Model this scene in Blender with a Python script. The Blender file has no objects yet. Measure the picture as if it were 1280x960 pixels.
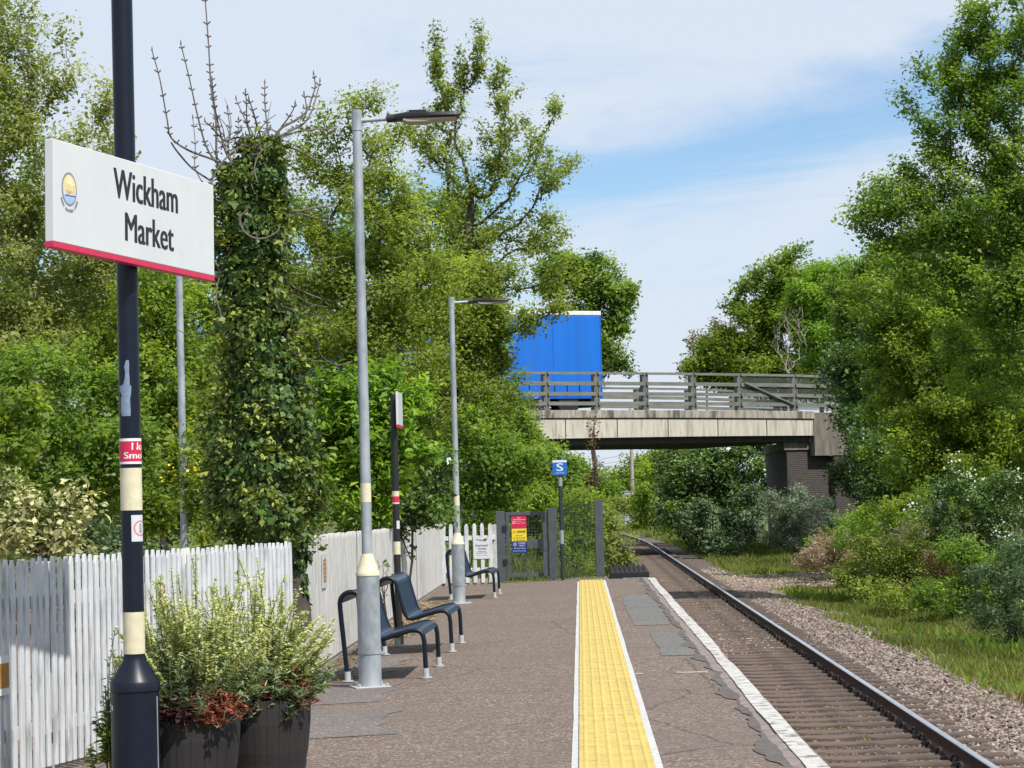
import bpy, math, random
import numpy as np
from mathutils import Vector, Matrix

# ------------------------------------------------------------------ camera, light, exposure
S = bpy.context.scene
COL = S.collection
F = 3000.0                      # focal length in photograph pixels (1280 wide)
H = 1.45                        # eye height above the platform
ROLL = 0.027
_s, _c = math.sin(ROLL), math.cos(ROLL)
_Y = Vector((85, -142, -F)).normalized()
_Z = Vector((-_s, _c, -(85 * _s + 142 * _c) / F)).normalized()
_X = _Y.cross(_Z).normalized()
M = Matrix((_X, _Y, _Z))        # rows: world axes in camera coordinates -> camera axes as columns in world
cam_d = bpy.data.cameras.new('camera')
cam = bpy.data.objects.new('camera', cam_d)
COL.objects.link(cam)
cam.matrix_world = Matrix.Translation((0, 0, H)) @ M.to_4x4()
cam_d.sensor_width = 36.0
cam_d.lens = 36.0 * F / 1280.0
cam_d.clip_start = 0.5
cam_d.clip_end = 6000
S.camera = cam

SUN_EL, SUN_AZ = math.radians(53), math.radians(137)     # azimuth clockwise from +Y
world = bpy.data.worlds.new('World')
S.world = world
world.use_nodes = True
sun_d = bpy.data.lights.new('sun', 'SUN')
sun_d.energy = 4.3
sun_d.angle = math.radians(0.5)
sun_d.color = (1.0, 0.955, 0.88)
sun = bpy.data.objects.new('sun', sun_d)
COL.objects.link(sun)
sdir = Vector((math.cos(SUN_EL) * math.sin(SUN_AZ), math.cos(SUN_EL) * math.cos(SUN_AZ), math.sin(SUN_EL)))
sun.rotation_euler = sdir.to_track_quat('Z', 'Y').to_euler()
sun.location = (0, 0, 60)
S.view_settings.view_transform = 'Standard'
S.view_settings.look = 'None'
S.view_settings.exposure = 0.40
S.view_settings.gamma = 1.0
S.cycles.use_denoising = True
S.cycles.max_bounces = 6
S.cycles.diffuse_bounces = 4
S.cycles.glossy_bounces = 2
S.cycles.transmission_bounces = 3
S.cycles.transparent_max_bounces = 4
S.cycles.caustics_reflective = False
S.cycles.caustics_refractive = False


def build_world():
    nt = world.node_tree
    N, L = nt.nodes, nt.links
    N.clear()
    out = N.new('ShaderNodeOutputWorld')
    bg = N.new('ShaderNodeBackground')
    sky = N.new('ShaderNodeTexSky')
    sky.sky_type = 'NISHITA'
    sky.sun_disc = False
    sky.sun_elevation = SUN_EL
    sky.sun_rotation = SUN_AZ
    sky.air_density = 1.0
    sky.dust_density = 0.6
    sky.ozone_density = 1.5
    tc = N.new('ShaderNodeTexCoord')
    sep = N.new('ShaderNodeSeparateXYZ')
    L.new(tc.outputs['Generated'], sep.inputs[0])

    def math_(op, a, b=None, c=None):
        n = N.new('ShaderNodeMath')
        n.operation = op
        for i, v in enumerate((a, b, c)):
            if v is None:
                continue
            if isinstance(v, (int, float)):
                n.inputs[i].default_value = v
            else:
                L.new(v, n.inputs[i])
        return n.outputs[0]
    X, Yd, Zd = sep.outputs
    # thin cloud layer: streaks that flatten towards the horizon
    comb = N.new('ShaderNodeCombineXYZ')
    L.new(math_('ADD', math_('MULTIPLY', X, 2.6), math_('MULTIPLY', Zd, -3.2)), comb.inputs[0])
    L.new(math_('MULTIPLY', Yd, 0.8), comb.inputs[1])
    L.new(math_('MULTIPLY', Zd, 11.0), comb.inputs[2])
    n1 = N.new('ShaderNodeTexNoise')
    n1.inputs['Scale'].default_value = 2.1
    n1.inputs['Detail'].default_value = 7
    n1.inputs['Roughness'].default_value = 0.6
    n1.inputs['Distortion'].default_value = 0.7
    L.new(comb.outputs[0], n1.inputs['Vector'])
    # cloud banks: high above, and a low one; an open blue band between them
    up = N.new('ShaderNodeMapRange'); up.interpolation_type = 'SMOOTHSTEP'
    L.new(math_('ADD', Zd, math_('MULTIPLY', X, -0.22)), up.inputs[0])
    up.inputs[1].default_value = 0.128; up.inputs[2].default_value = 0.168
    lo = N.new('ShaderNodeMapRange'); lo.interpolation_type = 'SMOOTHSTEP'
    L.new(math_('ADD', Zd, math_('MULTIPLY', X, -0.16)), lo.inputs[0])
    lo.inputs[1].default_value = 0.132; lo.inputs[2].default_value = 0.095
    bias = math_('MAXIMUM', up.outputs[0], lo.outputs[0])
    dens = math_('ADD', n1.outputs['Fac'], math_('MULTIPLY', bias, 0.28))
    mr = N.new('ShaderNodeMapRange'); mr.interpolation_type = 'SMOOTHSTEP'
    L.new(dens, mr.inputs[0])
    mr.inputs[1].default_value = 0.46; mr.inputs[2].default_value = 0.84
    mr.inputs[3].default_value = 0.04; mr.inputs[4].default_value = 0.95
    mix = N.new('ShaderNodeMix'); mix.data_type = 'RGBA'
    L.new(mr.outputs[0], mix.inputs['Factor'])
    hs = N.new('ShaderNodeMix'); hs.data_type = 'RGBA'; hs.blend_type = 'MULTIPLY'
    hs.inputs['Factor'].default_value = 1.0
    L.new(sky.outputs[0], hs.inputs['A'])
    hs.inputs['B'].default_value = (0.86, 1.02, 1.18, 1)
    L.new(hs.outputs['Result'], mix.inputs['A'])
    mix.inputs['B'].default_value = (5.75, 6.35, 7.25, 1)
    L.new(mix.outputs['Result'], bg.inputs[0])
    bg.inputs[1].default_value = 0.096
    L.new(bg.outputs[0], out.inputs[0])


build_world()


def at(px, py, Y):
    """the point at distance Y down the line that is seen at photograph pixel px, py"""
    d = M @ Vector((px - 640, -(py - 480), -F))
    return Vector((0, 0, H)) + d * (Y / d.y)


def gx(px, Y, py=640):
    return at(px, py, Y).x


# ------------------------------------------------------------------ tagging
def tag(o, label=None, cat=None, group=None, kind=None):
    if label: o['label'] = label
    if cat: o['category'] = cat
    if group: o['group'] = group
    if kind: o['kind'] = kind
    return o


def thing(name, label, cat, loc=(0, 0, 0), rz=0.0, group=None):
    o = bpy.data.objects.new(name, None)
    COL.objects.link(o)
    o.empty_display_size = 0.2
    o.location = loc
    o.rotation_euler = (0, 0, rz)
    return tag(o, label, cat, group)


def copy_tree(o, parent=None):
    c = o.copy()
    COL.objects.link(c)
    c.parent = parent
    for ch in list(o.children):
        copy_tree(ch, c)
    return c


# ------------------------------------------------------------------ materials
MATS = {}


def nmat(name, c1, c2=None, scale=8.0, rough=0.7, metal=0.0, bump=0.0, bscale=None, detail=5, stretch=None,
         c3=None, scale3=0.6, lo=0.35, hi=0.65, lo3=0.45, hi3=0.65, spec=0.5, coord='Object'):
    if name in MATS: return MATS[name]
    m = bpy.data.materials.new(name)
    m.use_nodes = True
    nt = m.node_tree
    N, L = nt.nodes, nt.links
    b = N['Principled BSDF']
    b.inputs['Roughness'].default_value = rough
    b.inputs['Metallic'].default_value = metal
    b.inputs['Specular IOR Level'].default_value = spec
    tc = N.new('ShaderNodeTexCoord')
    src = tc.outputs[coord]
    if stretch:
        mp = N.new('ShaderNodeMapping')
        mp.inputs['Scale'].default_value = stretch
        L.new(src, mp.inputs[0])
        src = mp.outputs[0]
    n = N.new('ShaderNodeTexNoise')
    n.inputs['Scale'].default_value = scale
    n.inputs['Detail'].default_value = detail
    n.inputs['Roughness'].default_value = 0.62
    L.new(src, n.inputs['Vector'])
    mr = N.new('ShaderNodeMapRange')
    mr.inputs[1].default_value = lo; mr.inputs[2].default_value = hi
    L.new(n.outputs['Fac'], mr.inputs[0])
    mx = N.new('ShaderNodeMix'); mx.data_type = 'RGBA'
    L.new(mr.outputs[0], mx.inputs['Factor'])
    mx.inputs['A'].default_value = (*c1, 1)
    mx.inputs['B'].default_value = (*(c2 or c1), 1)
    col = mx.outputs['Result']
    if c3:
        n3 = N.new('ShaderNodeTexNoise')
        n3.inputs['Scale'].default_value = scale3
        n3.inputs['Detail'].default_value = 6
        n3.inputs['Roughness'].default_value = 0.6
        L.new(src, n3.inputs['Vector'])
        m3 = N.new('ShaderNodeMapRange')
        m3.inputs[1].default_value = lo3; m3.inputs[2].default_value = hi3
        L.new(n3.outputs['Fac'], m3.inputs[0])
        x3 = N.new('ShaderNodeMix'); x3.data_type = 'RGBA'
        L.new(m3.outputs[0], x3.inputs['Factor'])
        L.new(col, x3.inputs['A'])
        x3.inputs['B'].default_value = (*c3, 1)
        col = x3.outputs['Result']
    L.new(col, b.inputs['Base Color'])
    if bump:
        nb = N.new('ShaderNodeTexNoise')
        nb.inputs['Scale'].default_value = bscale or scale * 2
        nb.inputs['Detail'].default_value = 4
        L.new(src, nb.inputs['Vector'])
        bp = N.new('ShaderNodeBump')
        bp.inputs['Strength'].default_value = 1.0
        bp.inputs['Distance'].default_value = bump
        L.new(nb.outputs['Fac'], bp.inputs['Height'])
        L.new(bp.outputs[0], b.inputs['Normal'])
    MATS[name] = m
    return m


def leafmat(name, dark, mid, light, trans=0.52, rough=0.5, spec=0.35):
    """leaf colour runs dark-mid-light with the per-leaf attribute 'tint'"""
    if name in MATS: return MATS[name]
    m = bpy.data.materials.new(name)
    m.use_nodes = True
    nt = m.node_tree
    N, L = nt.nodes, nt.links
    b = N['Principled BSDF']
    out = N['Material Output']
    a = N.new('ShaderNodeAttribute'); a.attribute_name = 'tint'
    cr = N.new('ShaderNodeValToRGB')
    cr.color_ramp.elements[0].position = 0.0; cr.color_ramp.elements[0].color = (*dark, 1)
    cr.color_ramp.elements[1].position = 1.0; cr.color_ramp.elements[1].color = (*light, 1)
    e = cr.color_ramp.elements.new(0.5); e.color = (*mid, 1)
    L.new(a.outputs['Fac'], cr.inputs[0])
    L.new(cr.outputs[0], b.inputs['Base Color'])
    b.inputs['Roughness'].default_value = rough
    b.inputs['Specular IOR Level'].default_value = spec
    t = N.new('ShaderNodeBsdfTranslucent')
    tm = N.new('ShaderNodeMix'); tm.data_type = 'RGBA'; tm.blend_type = 'MULTIPLY'
    tm.inputs['Factor'].default_value = 1.0
    L.new(cr.outputs[0], tm.inputs['A'])
    tm.inputs['B'].default_value = (1.5, 1.55, 0.6, 1)
    L.new(tm.outputs['Result'], t.inputs[0])
    ms = N.new('ShaderNodeMixShader')
    ms.inputs[0].default_value = trans
    L.new(b.outputs[0], ms.inputs[1]); L.new(t.outputs[0], ms.inputs[2])
    L.new(ms.outputs[0], out.inputs['Surface'])
    MATS[name] = m
    return m


def flat(name, c, rough=0.6, metal=0.0):
    return nmat(name, c, tuple(x * 0.86 for x in c), scale=30, rough=rough, metal=metal)


# ------------------------------------------------------------------ mesh builder
class MB:
    def __init__(s):
        s.v, s.f, s.m = [], [], []

    def add(s, vs, fs, mi=0):
        o = len(s.v)
        s.v += [tuple(v) for v in vs]
        s.f += [tuple(i + o for i in f) for f in fs]
        s.m += [mi] * len(fs)
        return s

    def box(s, x0, x1, y0, y1, z0, z1, mi=0, mat=None):
        vs = [Vector((x, y, z)) for z in (z0, z1) for y in (y0, y1) for x in (x0, x1)]
        if mat is not None: vs = [mat @ v for v in vs]
        return s.add(vs, [(0, 2, 3, 1), (4, 5, 7, 6), (0, 1, 5, 4), (2, 6, 7, 3), (0, 4, 6, 2), (1, 3, 7, 5)], mi)

    def tube(s, pts, r, n=10, mi=0, caps=True):
        pts = [Vector(p) for p in pts]
        rs = r if isinstance(r, (list, tuple)) else [r] * len(pts)
        vs = []
        up = None
        for i, p in enumerate(pts):
            d = (pts[min(i + 1, len(pts) - 1)] - pts[max(i - 1, 0)]).normalized()
            if up is None:
                up = d.orthogonal().normalized()
            else:
                up = (up - d * up.dot(d)).normalized()
            w = d.cross(up)
            for k in range(n):
                a = 2 * math.pi * k / n
                vs.append(p + (up * math.cos(a) + w * math.sin(a)) * rs[i])
        fs = []
        for i in range(len(pts) - 1):
            for k in range(n):
                k2 = (k + 1) % n
                fs.append((i * n + k, i * n + k2, (i + 1) * n + k2, (i + 1) * n + k))
        if caps:
            fs.append(tuple(reversed(range(n))))
            fs.append(tuple((len(pts) - 1) * n + k for k in range(n)))
        return s.add(vs, fs, mi)

    def lathe(s, prof, c=(0, 0, 0), n=32, mi=0, caps=True):
        vs, fs = [], []
        for (r, z) in prof:
            for k in range(n):
                a = 2 * math.pi * k / n
                vs.append((c[0] + r * math.cos(a), c[1] + r * math.sin(a), c[2] + z))
        for i in range(len(prof) - 1):
            for k in range(n):
                k2 = (k + 1) % n
                fs.append((i * n + k, i * n + k2, (i + 1) * n + k2, (i + 1) * n + k))
        if caps:
            fs.append(tuple(reversed(range(n))))
            fs.append(tuple((len(prof) - 1) * n + k for k in range(n)))
        return s.add(vs, fs, mi)

    def prism(s, poly, y0, y1, mi=0):
        """poly of (x, z) extruded along y"""
        n = len(poly)
        vs = [(x, y0, z) for x, z in poly] + [(x, y1, z) for x, z in poly]
        fs = [tuple(range(n)), tuple(reversed(range(n, 2 * n)))]
        fs += [(i, i + n, (i + 1) % n + n, (i + 1) % n) for i in range(n)]
        return s.add(vs, fs, mi)

    def build(s, name, mats, parent=None, bevel=0.0, smooth=False, seg=2):
        me = bpy.data.meshes.new(name)
        me.from_pydata(s.v, [], s.f)
        ms = mats if isinstance(mats, (list, tuple)) else [mats]
        for m in ms: me.materials.append(m)
        me.polygons.foreach_set('material_index', s.m)
        if smooth:
            me.polygons.foreach_set('use_smooth', [True] * len(s.f))
            me.set_sharp_from_angle(angle=math.radians(40))
        me.update()
        o = bpy.data.objects.new(name, me)
        COL.objects.link(o)
        o.parent = parent
        if bevel:
            md = o.modifiers.new('bevel', 'BEVEL')
            md.width = bevel; md.segments = seg; md.limit_method = 'ANGLE'
        return o


def raw_mesh(name, verts, nper, mat, tint=None, parent=None):
    """verts (N*nper,3): N separate polygons of nper corners each"""
    nv = len(verts); nf = nv // nper
    me = bpy.data.meshes.new(name)
    me.vertices.add(nv)
    me.vertices.foreach_set('co', verts.astype(np.float32).ravel())
    me.loops.add(nv)
    me.loops.foreach_set('vertex_index', np.arange(nv, dtype=np.int32))
    me.polygons.add(nf)
    me.polygons.foreach_set('loop_start', np.arange(0, nv, nper, dtype=np.int32))
    me.update(calc_edges=True)
    if tint is not None:
        a = me.attributes.new('tint', 'FLOAT', 'POINT')
        a.data.foreach_set('value', np.repeat(tint, nper).astype(np.float32))
    me.materials.append(mat)
    o = bpy.data.objects.new(name, me)
    COL.objects.link(o)
    o.parent = parent
    return o


def unit(a):
    return a / (np.linalg.norm(a, axis=-1, keepdims=True) + 1e-9)


def leaf_verts(P, D, Nn, L, W, fold=0.22, droop=0.0):
    """P base points, D long axis, Nn leaf normal; returns (N*4,3)"""
    D = unit(D)
    Sd = unit(np.cross(D, Nn)); Nn = np.cross(Sd, D)
    L = L[:, None]; W = W[:, None]
    tip = P + D * L - Nn * L * droop
    mid = P + D * L * 0.45 + Nn * W * fold
    l = mid + Sd * W * 0.5
    r = mid - Sd * W * 0.5
    return np.stack([P, r, tip, l], 1).reshape(-1, 3)


def tubes_np(P0, P1, R0, R1, n=5):
    D = unit(P1 - P0)
    ref = np.where(np.abs(D[:, 2:3]) < 0.9, np.array([[0, 0, 1.0]]), np.array([[1.0, 0, 0]]))
    U = unit(np.cross(D, ref)); W = np.cross(D, U)
    qs = []
    for k in range(n):
        a0, a1 = 2 * math.pi * k / n, 2 * math.pi * (k + 1) / n
        d0 = U * math.cos(a0) + W * math.sin(a0)
        d1 = U * math.cos(a1) + W * math.sin(a1)
        qs.append(np.stack([P0 + d0 * R0[:, None], P0 + d1 * R0[:, None], P1 + d1 * R1[:, None], P1 + d0 * R1[:, None]], 1))
    return np.concatenate(qs, 0).reshape(-1, 3)


def text_mesh(mb, txt, size, mat, mi=0, bold=0.0, align='CENTER', depth=0.0015, sx=1.0, line=None, spacing=1.0):
    cu = bpy.data.curves.new('t', 'FONT')
    cu.body = txt
    cu.size = size
    cu.align_x = align
    cu.offset = bold
    cu.extrude = depth
    cu.space_character = spacing
    cu.resolution_u = 3
    if line: cu.space_line = line
    o = bpy.data.objects.new('t', cu)
    COL.objects.link(o)
    bpy.context.view_layer.update()
    me = bpy.data.meshes.new_from_object(o.evaluated_get(bpy.context.evaluated_depsgraph_get()))
    vs = [mat @ Vector((v.co.x * sx, v.co.y, v.co.z)) for v in me.vertices]
    fs = [tuple(p.vertices) for p in me.polygons]
    mb.add(vs, fs, mi)
    bpy.data.objects.remove(o); bpy.data.meshes.remove(me)


def face_matrix(origin, right, up=Vector((0, 0, 1))):
    """local x -> right, local y -> up, local z -> out of the face"""
    right = Vector(right).normalized(); up = Vector(up).normalized()
    out = right.cross(up)
    return Matrix.Translation(origin) @ Matrix((right, up, out)).transposed().to_4x4()


# ------------------------------------------------------------------ shared materials
m_galv = nmat('galvanised', (0.36, 0.40, 0.43), (0.24, 0.275, 0.30), scale=14, rough=0.5, metal=0.35, c3=(0.46, 0.50, 0.53), scale3=4, stretch=(1, 1, 0.5))
m_galv_light = nmat('galv_light', (0.5, 0.52, 0.53), (0.38, 0.4, 0.4), scale=30, rough=0.6, metal=0.2)
m_navy = nmat('navy_paint', (0.0055, 0.010, 0.022), (0.004, 0.008, 0.017), scale=12, rough=0.38, c3=(0.010, 0.016, 0.028), scale3=3, lo3=0.55, hi3=0.8, spec=0.32)
m_benchblue = nmat('bench_blue', (0.010, 0.030, 0.080), (0.008, 0.023, 0.062), scale=20, rough=0.28, c3=(0.03, 0.045, 0.08), scale3=6, lo3=0.6, hi3=0.85, spec=0.4)
m_cream = nmat('cream_paint', (0.68, 0.63, 0.44), (0.58, 0.53, 0.37), scale=18, rough=0.55)
m_white = nmat('white_paint', (0.80, 0.80, 0.80), (0.72, 0.73, 0.73), scale=10, rough=0.45)
m_signwhite = nmat('sign_white', (0.60, 0.62, 0.635), (0.565, 0.585, 0.60), scale=3, rough=0.4, c3=(0.53, 0.55, 0.54), scale3=7, lo3=0.6, hi3=0.85)
m_letter = flat('sign_lettering', (0.015, 0.016, 0.02), 0.5)
m_red = flat('sign_red', (0.58, 0.015, 0.07), 0.4)
m_yellowsign = flat('sign_yellow', (0.78, 0.60, 0.03), 0.5)
m_bluesign = flat('sign_blue', (0.012, 0.13, 0.50), 0.4)
m_darkblue = flat('sign_dark_blue', (0.012, 0.03, 0.17), 0.4)
m_gatemetal = nmat('gate_grey', (0.075, 0.09, 0.10), (0.055, 0.065, 0.075), scale=9, rough=0.5)
m_black = flat('black_metal', (0.012, 0.012, 0.013), 0.5)
m_bark = nmat('bark', (0.10, 0.085, 0.065), (0.045, 0.038, 0.03), scale=14, rough=0.9, bump=0.01, bscale=25, stretch=(1, 1, 0.3))
m_barkpale = nmat('bark_pale', (0.36, 0.33, 0.28), (0.20, 0.17, 0.13), scale=10, rough=0.85)
m_twig = nmat('twig_grey', (0.17, 0.145, 0.12), (0.085, 0.07, 0.058), scale=22, rough=0.85)

# ------------------------------------------------------------------ ground
RAILZ = -0.915
BED = -1.10
TC = 2.685                                   # track centre
rng0 = np.random.default_rng(5)


def track_off(y):
    return -np.maximum(0.0, np.asarray(y, float) - 112.0) ** 2 / 2200.0


def sstep(a, b, t):
    t = np.clip((t - a) / (b - a), 0, 1)
    return t * t * (3 - 2 * t)


def ground_z(x, y):
    x = np.asarray(x, float); y = np.asarray(y, float)
    xo = x - track_off(y)
    z = np.full(np.broadcast(x, y).shape, BED - 0.03)
    # right hand verge and bank
    z = z - 0.10 * sstep(4.6, 5.4, xo) + 0.10 * sstep(6.5, 9, xo)
    z = z + 2.2 * sstep(9, 30, xo) * sstep(150, 90, y)
    # approach embankment right of the bridge
    dline = y - (96 + 0.5 * (x + 1.8))
    z = z + 5.0 * sstep(10.5, 17.0, xo) * sstep(-9, 0, dline) * sstep(24, 13, dline)
    # left: level with the platform, falling to the track past its end
    left = sstep(1.0, -0.5, xo) * sstep(43.9, 44.4, y)
    z = z + (0.98) * left
    z = np.where((y < 44.0) & (x < 1.0), -1.2, z)
    z = np.where((y < 44.2) & (x < -3.0), -0.2, z)
    z = z + 4.2 * sstep(-3.6, -9.0, xo) * sstep(-9, 0, dline) * sstep(24, 13, dline)
    z = z + 0.05 * np.sin(x * 1.7 + y * 0.6) * np.sin(y * 0.9 - x) * sstep(5.0, 6.5, np.abs(xo - TC) + 2.0)
    # far country
    z = z + 10 * sstep(300, 900, y) * sstep(60, 300, np.abs(x - 20))
    return z


m_ground = None


def make_ground_mat():
    m = bpy.data.materials.new('earth_and_grass')
    m.use_nodes = True
    nt = m.node_tree; N, L = nt.nodes, nt.links
    b = N['Principled BSDF']; b.inputs['Roughness'].default_value = 0.95
    tc = N.new('ShaderNodeTexCoord')

    def noise(sc, det=6):
        n = N.new('ShaderNodeTexNoise'); n.inputs['Scale'].default_value = sc; n.inputs['Detail'].default_value = det
        n.inputs['Roughness'].default_value = 0.65
        L.new(tc.outputs['Object'], n.inputs['Vector']); return n.outputs['Fac']

    def ramp(f, *st):
        r = N.new('ShaderNodeValToRGB')
        els = r.color_ramp.elements
        els[0].position = st[0][0]; els[0].color = (*st[0][1], 1)
        els[1].position = st[-1][0]; els[1].color = (*st[-1][1], 1)
        for p, c in st[1:-1]:
            e = els.new(p); e.color = (*c, 1)
        L.new(f, r.inputs[0]); return r.outputs[0]
    grass = ramp(noise(1.3), (0.3, (0.10, 0.085, 0.05)), (0.45, (0.07, 0.10, 0.025)), (0.7, (0.11, 0.165, 0.03)))
    bed = ramp(noise(22, 8), (0.3, (0.045, 0.034, 0.028)), (0.55, (0.115, 0.09, 0.075)), (0.72, (0.2, 0.165, 0.145)))
    at_ = N.new('ShaderNodeAttribute'); at_.attribute_name = 'bed'
    mx = N.new('ShaderNodeMix'); mx.data_type = 'RGBA'
    add = N.new('ShaderNodeMath'); add.operation = 'ADD'
    L.new(at_.outputs['Fac'], add.inputs[0])
    sub = N.new('ShaderNodeMath'); sub.operation = 'MULTIPLY_ADD'
    L.new(noise(2.2), sub.inputs[0]); sub.inputs[1].default_value = 0.9; sub.inputs[2].default_value = -0.45
    L.new(sub.outputs[0], add.inputs[1])
    mr = N.new('ShaderNodeMapRange'); mr.inputs[1].default_value = 0.35; mr.inputs[2].default_value = 0.6
    L.new(add.outputs[0], mr.inputs[0])
    L.new(mr.outputs[0], mx.inputs['Factor'])
    L.new(grass, mx.inputs['A']); L.new(bed, mx.inputs['B'])
    L.new(mx.outputs['Result'], b.inputs['Base Color'])
    bp = N.new('ShaderNodeBump'); bp.inputs['Distance'].default_value = 0.03
    L.new(noise(26, 4), bp.inputs['Height']); L.new(bp.outputs[0], b.inputs['Normal'])
    return m


def build_ground():
    xs = np.concatenate([np.linspace(-1500, -60, 14), np.linspace(-50, -6, 24), np.linspace(-5, 12, 86), np.linspace(13, 50, 26), np.linspace(60, 1500, 14)])
    ys = np.concatenate([np.linspace(-30, 18, 8), np.linspace(20, 43.9, 44), np.linspace(44.3, 130, 150), np.linspace(133, 300, 50), np.linspace(320, 3500, 30)])
    X, Y = np.meshgrid(xs, ys)
    Z = ground_z(X, Y)
    nx, ny = len(xs), len(ys)
    vs = np.stack([X, Y, Z], -1).reshape(-1, 3)
    fs = [(j * nx + i, j * nx + i + 1, (j + 1) * nx + i + 1, (j + 1) * nx + i) for j in range(ny - 1) for i in range(nx - 1)]
    me = bpy.data.meshes.new('ground'); me.from_pydata(vs.tolist(), [], fs)
    me.polygons.foreach_set('use_smooth', [True] * len(fs))
    XO = X - track_off(Y)
    bed = sstep(0.4, 1.2, XO) * sstep(5.6, 4.6, XO)
    bare = np.exp(-((Y - 73) / 9.0) ** 2) * sstep(4, 4.6, XO) * sstep(8.6, 7.2, XO)
    bare2 = 0.62 * sstep(6.4, 5.2, XO) * sstep(4.4, 5.0, XO) * sstep(40, 22, Y)
    bed = np.clip(bed + bare + bare2, 0, 1)
    a = me.attributes.new('bed', 'FLOAT', 'POINT'); a.data.foreach_set('value', bed.ravel().astype(np.float32))
    me.materials.append(make_ground_mat())
    o = bpy.data.objects.new('ground', me); COL.objects.link(o)
    tag(o, kind='structure')


build_ground()

# ------------------------------------------------------------------ platform
def asphalt_mat(name, dark, mid, light, worn):
    """coarse aggregate: stones of mixed tone in a dark binder, with broad worn areas and cracks"""
    m = bpy.data.materials.new(name); m.use_nodes = True
    nt = m.node_tree; N, L = nt.nodes, nt.links
    b = N['Principled BSDF']; b.inputs['Roughness'].default_value = 0.92
    tc = N.new('ShaderNodeTexCoord'); P = tc.outputs['Object']

    def noise(sc, det=4, rg=0.6):
        n = N.new('ShaderNodeTexNoise'); n.inputs['Scale'].default_value = sc; n.inputs['Detail'].default_value = det
        n.inputs['Roughness'].default_value = rg; L.new(P, n.inputs['Vector']); return n.outputs['Fac']

    def mrange(f, a, c, d=0.0, e=1.0):
        q = N.new('ShaderNodeMapRange'); q.inputs[1].default_value = a; q.inputs[2].default_value = c
        q.inputs[3].default_value = d; q.inputs[4].default_value = e; L.new(f, q.inputs[0]); return q.outputs[0]

    def mixc(f, A, B):
        x = N.new('ShaderNodeMix'); x.data_type = 'RGBA'; L.new(f, x.inputs['Factor'])
        for k, q in (('A', A), ('B', B)):
            if isinstance(q, tuple): x.inputs[k].default_value = (*q, 1)
            else: L.new(q, x.inputs[k])
        return x.outputs['Result']
    vo = N.new('ShaderNodeTexVoronoi'); vo.inputs['Scale'].default_value = 62; L.new(P, vo.inputs['Vector'])
    sp = N.new('ShaderNodeSeparateColor'); L.new(vo.outputs['Color'], sp.inputs[0])
    c = mixc(mrange(sp.outputs[0], 0.15, 0.85), dark, mid)
    c = mixc(mrange(sp.outputs[1], 0.80, 0.95), c, light)
    c = mixc(mrange(noise(9, 5), 0.52, 0.72, 0, 0.65), c, dark)
    c = mixc(mrange(noise(0.55, 6), 0.45, 0.68, 0, 0.6), c, worn)
    c = mixc(mrange(noise(1.7, 7, 0.7), 0.60, 0.70, 0, 0.55), c, dark)
    cr = N.new('ShaderNodeTexVoronoi'); cr.feature = 'DISTANCE_TO_EDGE'; cr.inputs['Scale'].default_value = 0.42
    wp = N.new('ShaderNodeMix'); wp.data_type = 'VECTOR'; wp.inputs['Factor'].default_value = 0.12
    nn = N.new('ShaderNodeTexNoise'); nn.inputs['Scale'].default_value = 3; nn.inputs['Detail'].default_value = 5
    L.new(P, nn.inputs['Vector']); L.new(P, wp.inputs['A']); L.new(nn.outputs['Color'], wp.inputs['B']); L.new(wp.outputs['Result'], cr.inputs['Vector'])
    c = mixc(mrange(cr.outputs['Distance'], 0.0, 0.006, 0.75, 0), c, (0.03, 0.027, 0.025))
    L.new(c, b.inputs['Base Color'])
    bp = N.new('ShaderNodeBump'); bp.inputs['Distance'].default_value = 0.006; L.new(vo.outputs['Distance'], bp.inputs['Height'])
    bp.inputs['Strength'].default_value = 0.8
    L.new(bp.outputs[0], b.inputs['Normal'])
    return m


m_asphalt = asphalt_mat('platform_asphalt', (0.088, 0.064, 0.050), (0.178, 0.132, 0.104), (0.32, 0.26, 0.21), (0.125, 0.097, 0.080))
m_tar = nmat('dark_tar', (0.070, 0.058, 0.051), (0.12, 0.10, 0.088), scale=9, rough=0.8, bump=0.004)
m_patch = asphalt_mat('grey_patch', (0.095, 0.092, 0.088), (0.15, 0.147, 0.14), (0.24, 0.235, 0.23), (0.115, 0.108, 0.10))
m_patch2 = asphalt_mat('worn_patch', (0.10, 0.085, 0.076), (0.17, 0.145, 0.13), (0.26, 0.23, 0.21), (0.12, 0.102, 0.09))
m_coping = nmat('coping_stone', (0.27, 0.22, 0.20), (0.13, 0.11, 0.10), scale=9, rough=0.9, bump=0.01, bscale=30)
m_edgewhite = nmat('edge_white', (0.50, 0.49, 0.455), (0.38, 0.37, 0.34), scale=10, rough=0.85, c3=(0.18, 0.155, 0.135), scale3=8, lo3=0.53, hi3=0.62, bump=0.005, bscale=30)
m_linegrey = nmat('line_pale', (0.52, 0.52, 0.50), (0.38, 0.38, 0.37), scale=20, rough=0.8)
m_tactile = nmat('tactile_yellow', (0.52, 0.395, 0.11), (0.43, 0.325, 0.09), scale=5, rough=0.8, c3=(0.27, 0.21, 0.08), scale3=9, lo3=0.58, hi3=0.78)
m_brickface = nmat('platform_face_brick', (0.12, 0.07, 0.055), (0.07, 0.045, 0.04), scale=8, rough=0.9)

PE, PEND = 1.27, 42.6
PX1 = 44.3                    # the paving runs on to the gate


def pz(x):
    return -0.03 * max(0.0, min(3.4, 0.386 - x))


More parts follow.
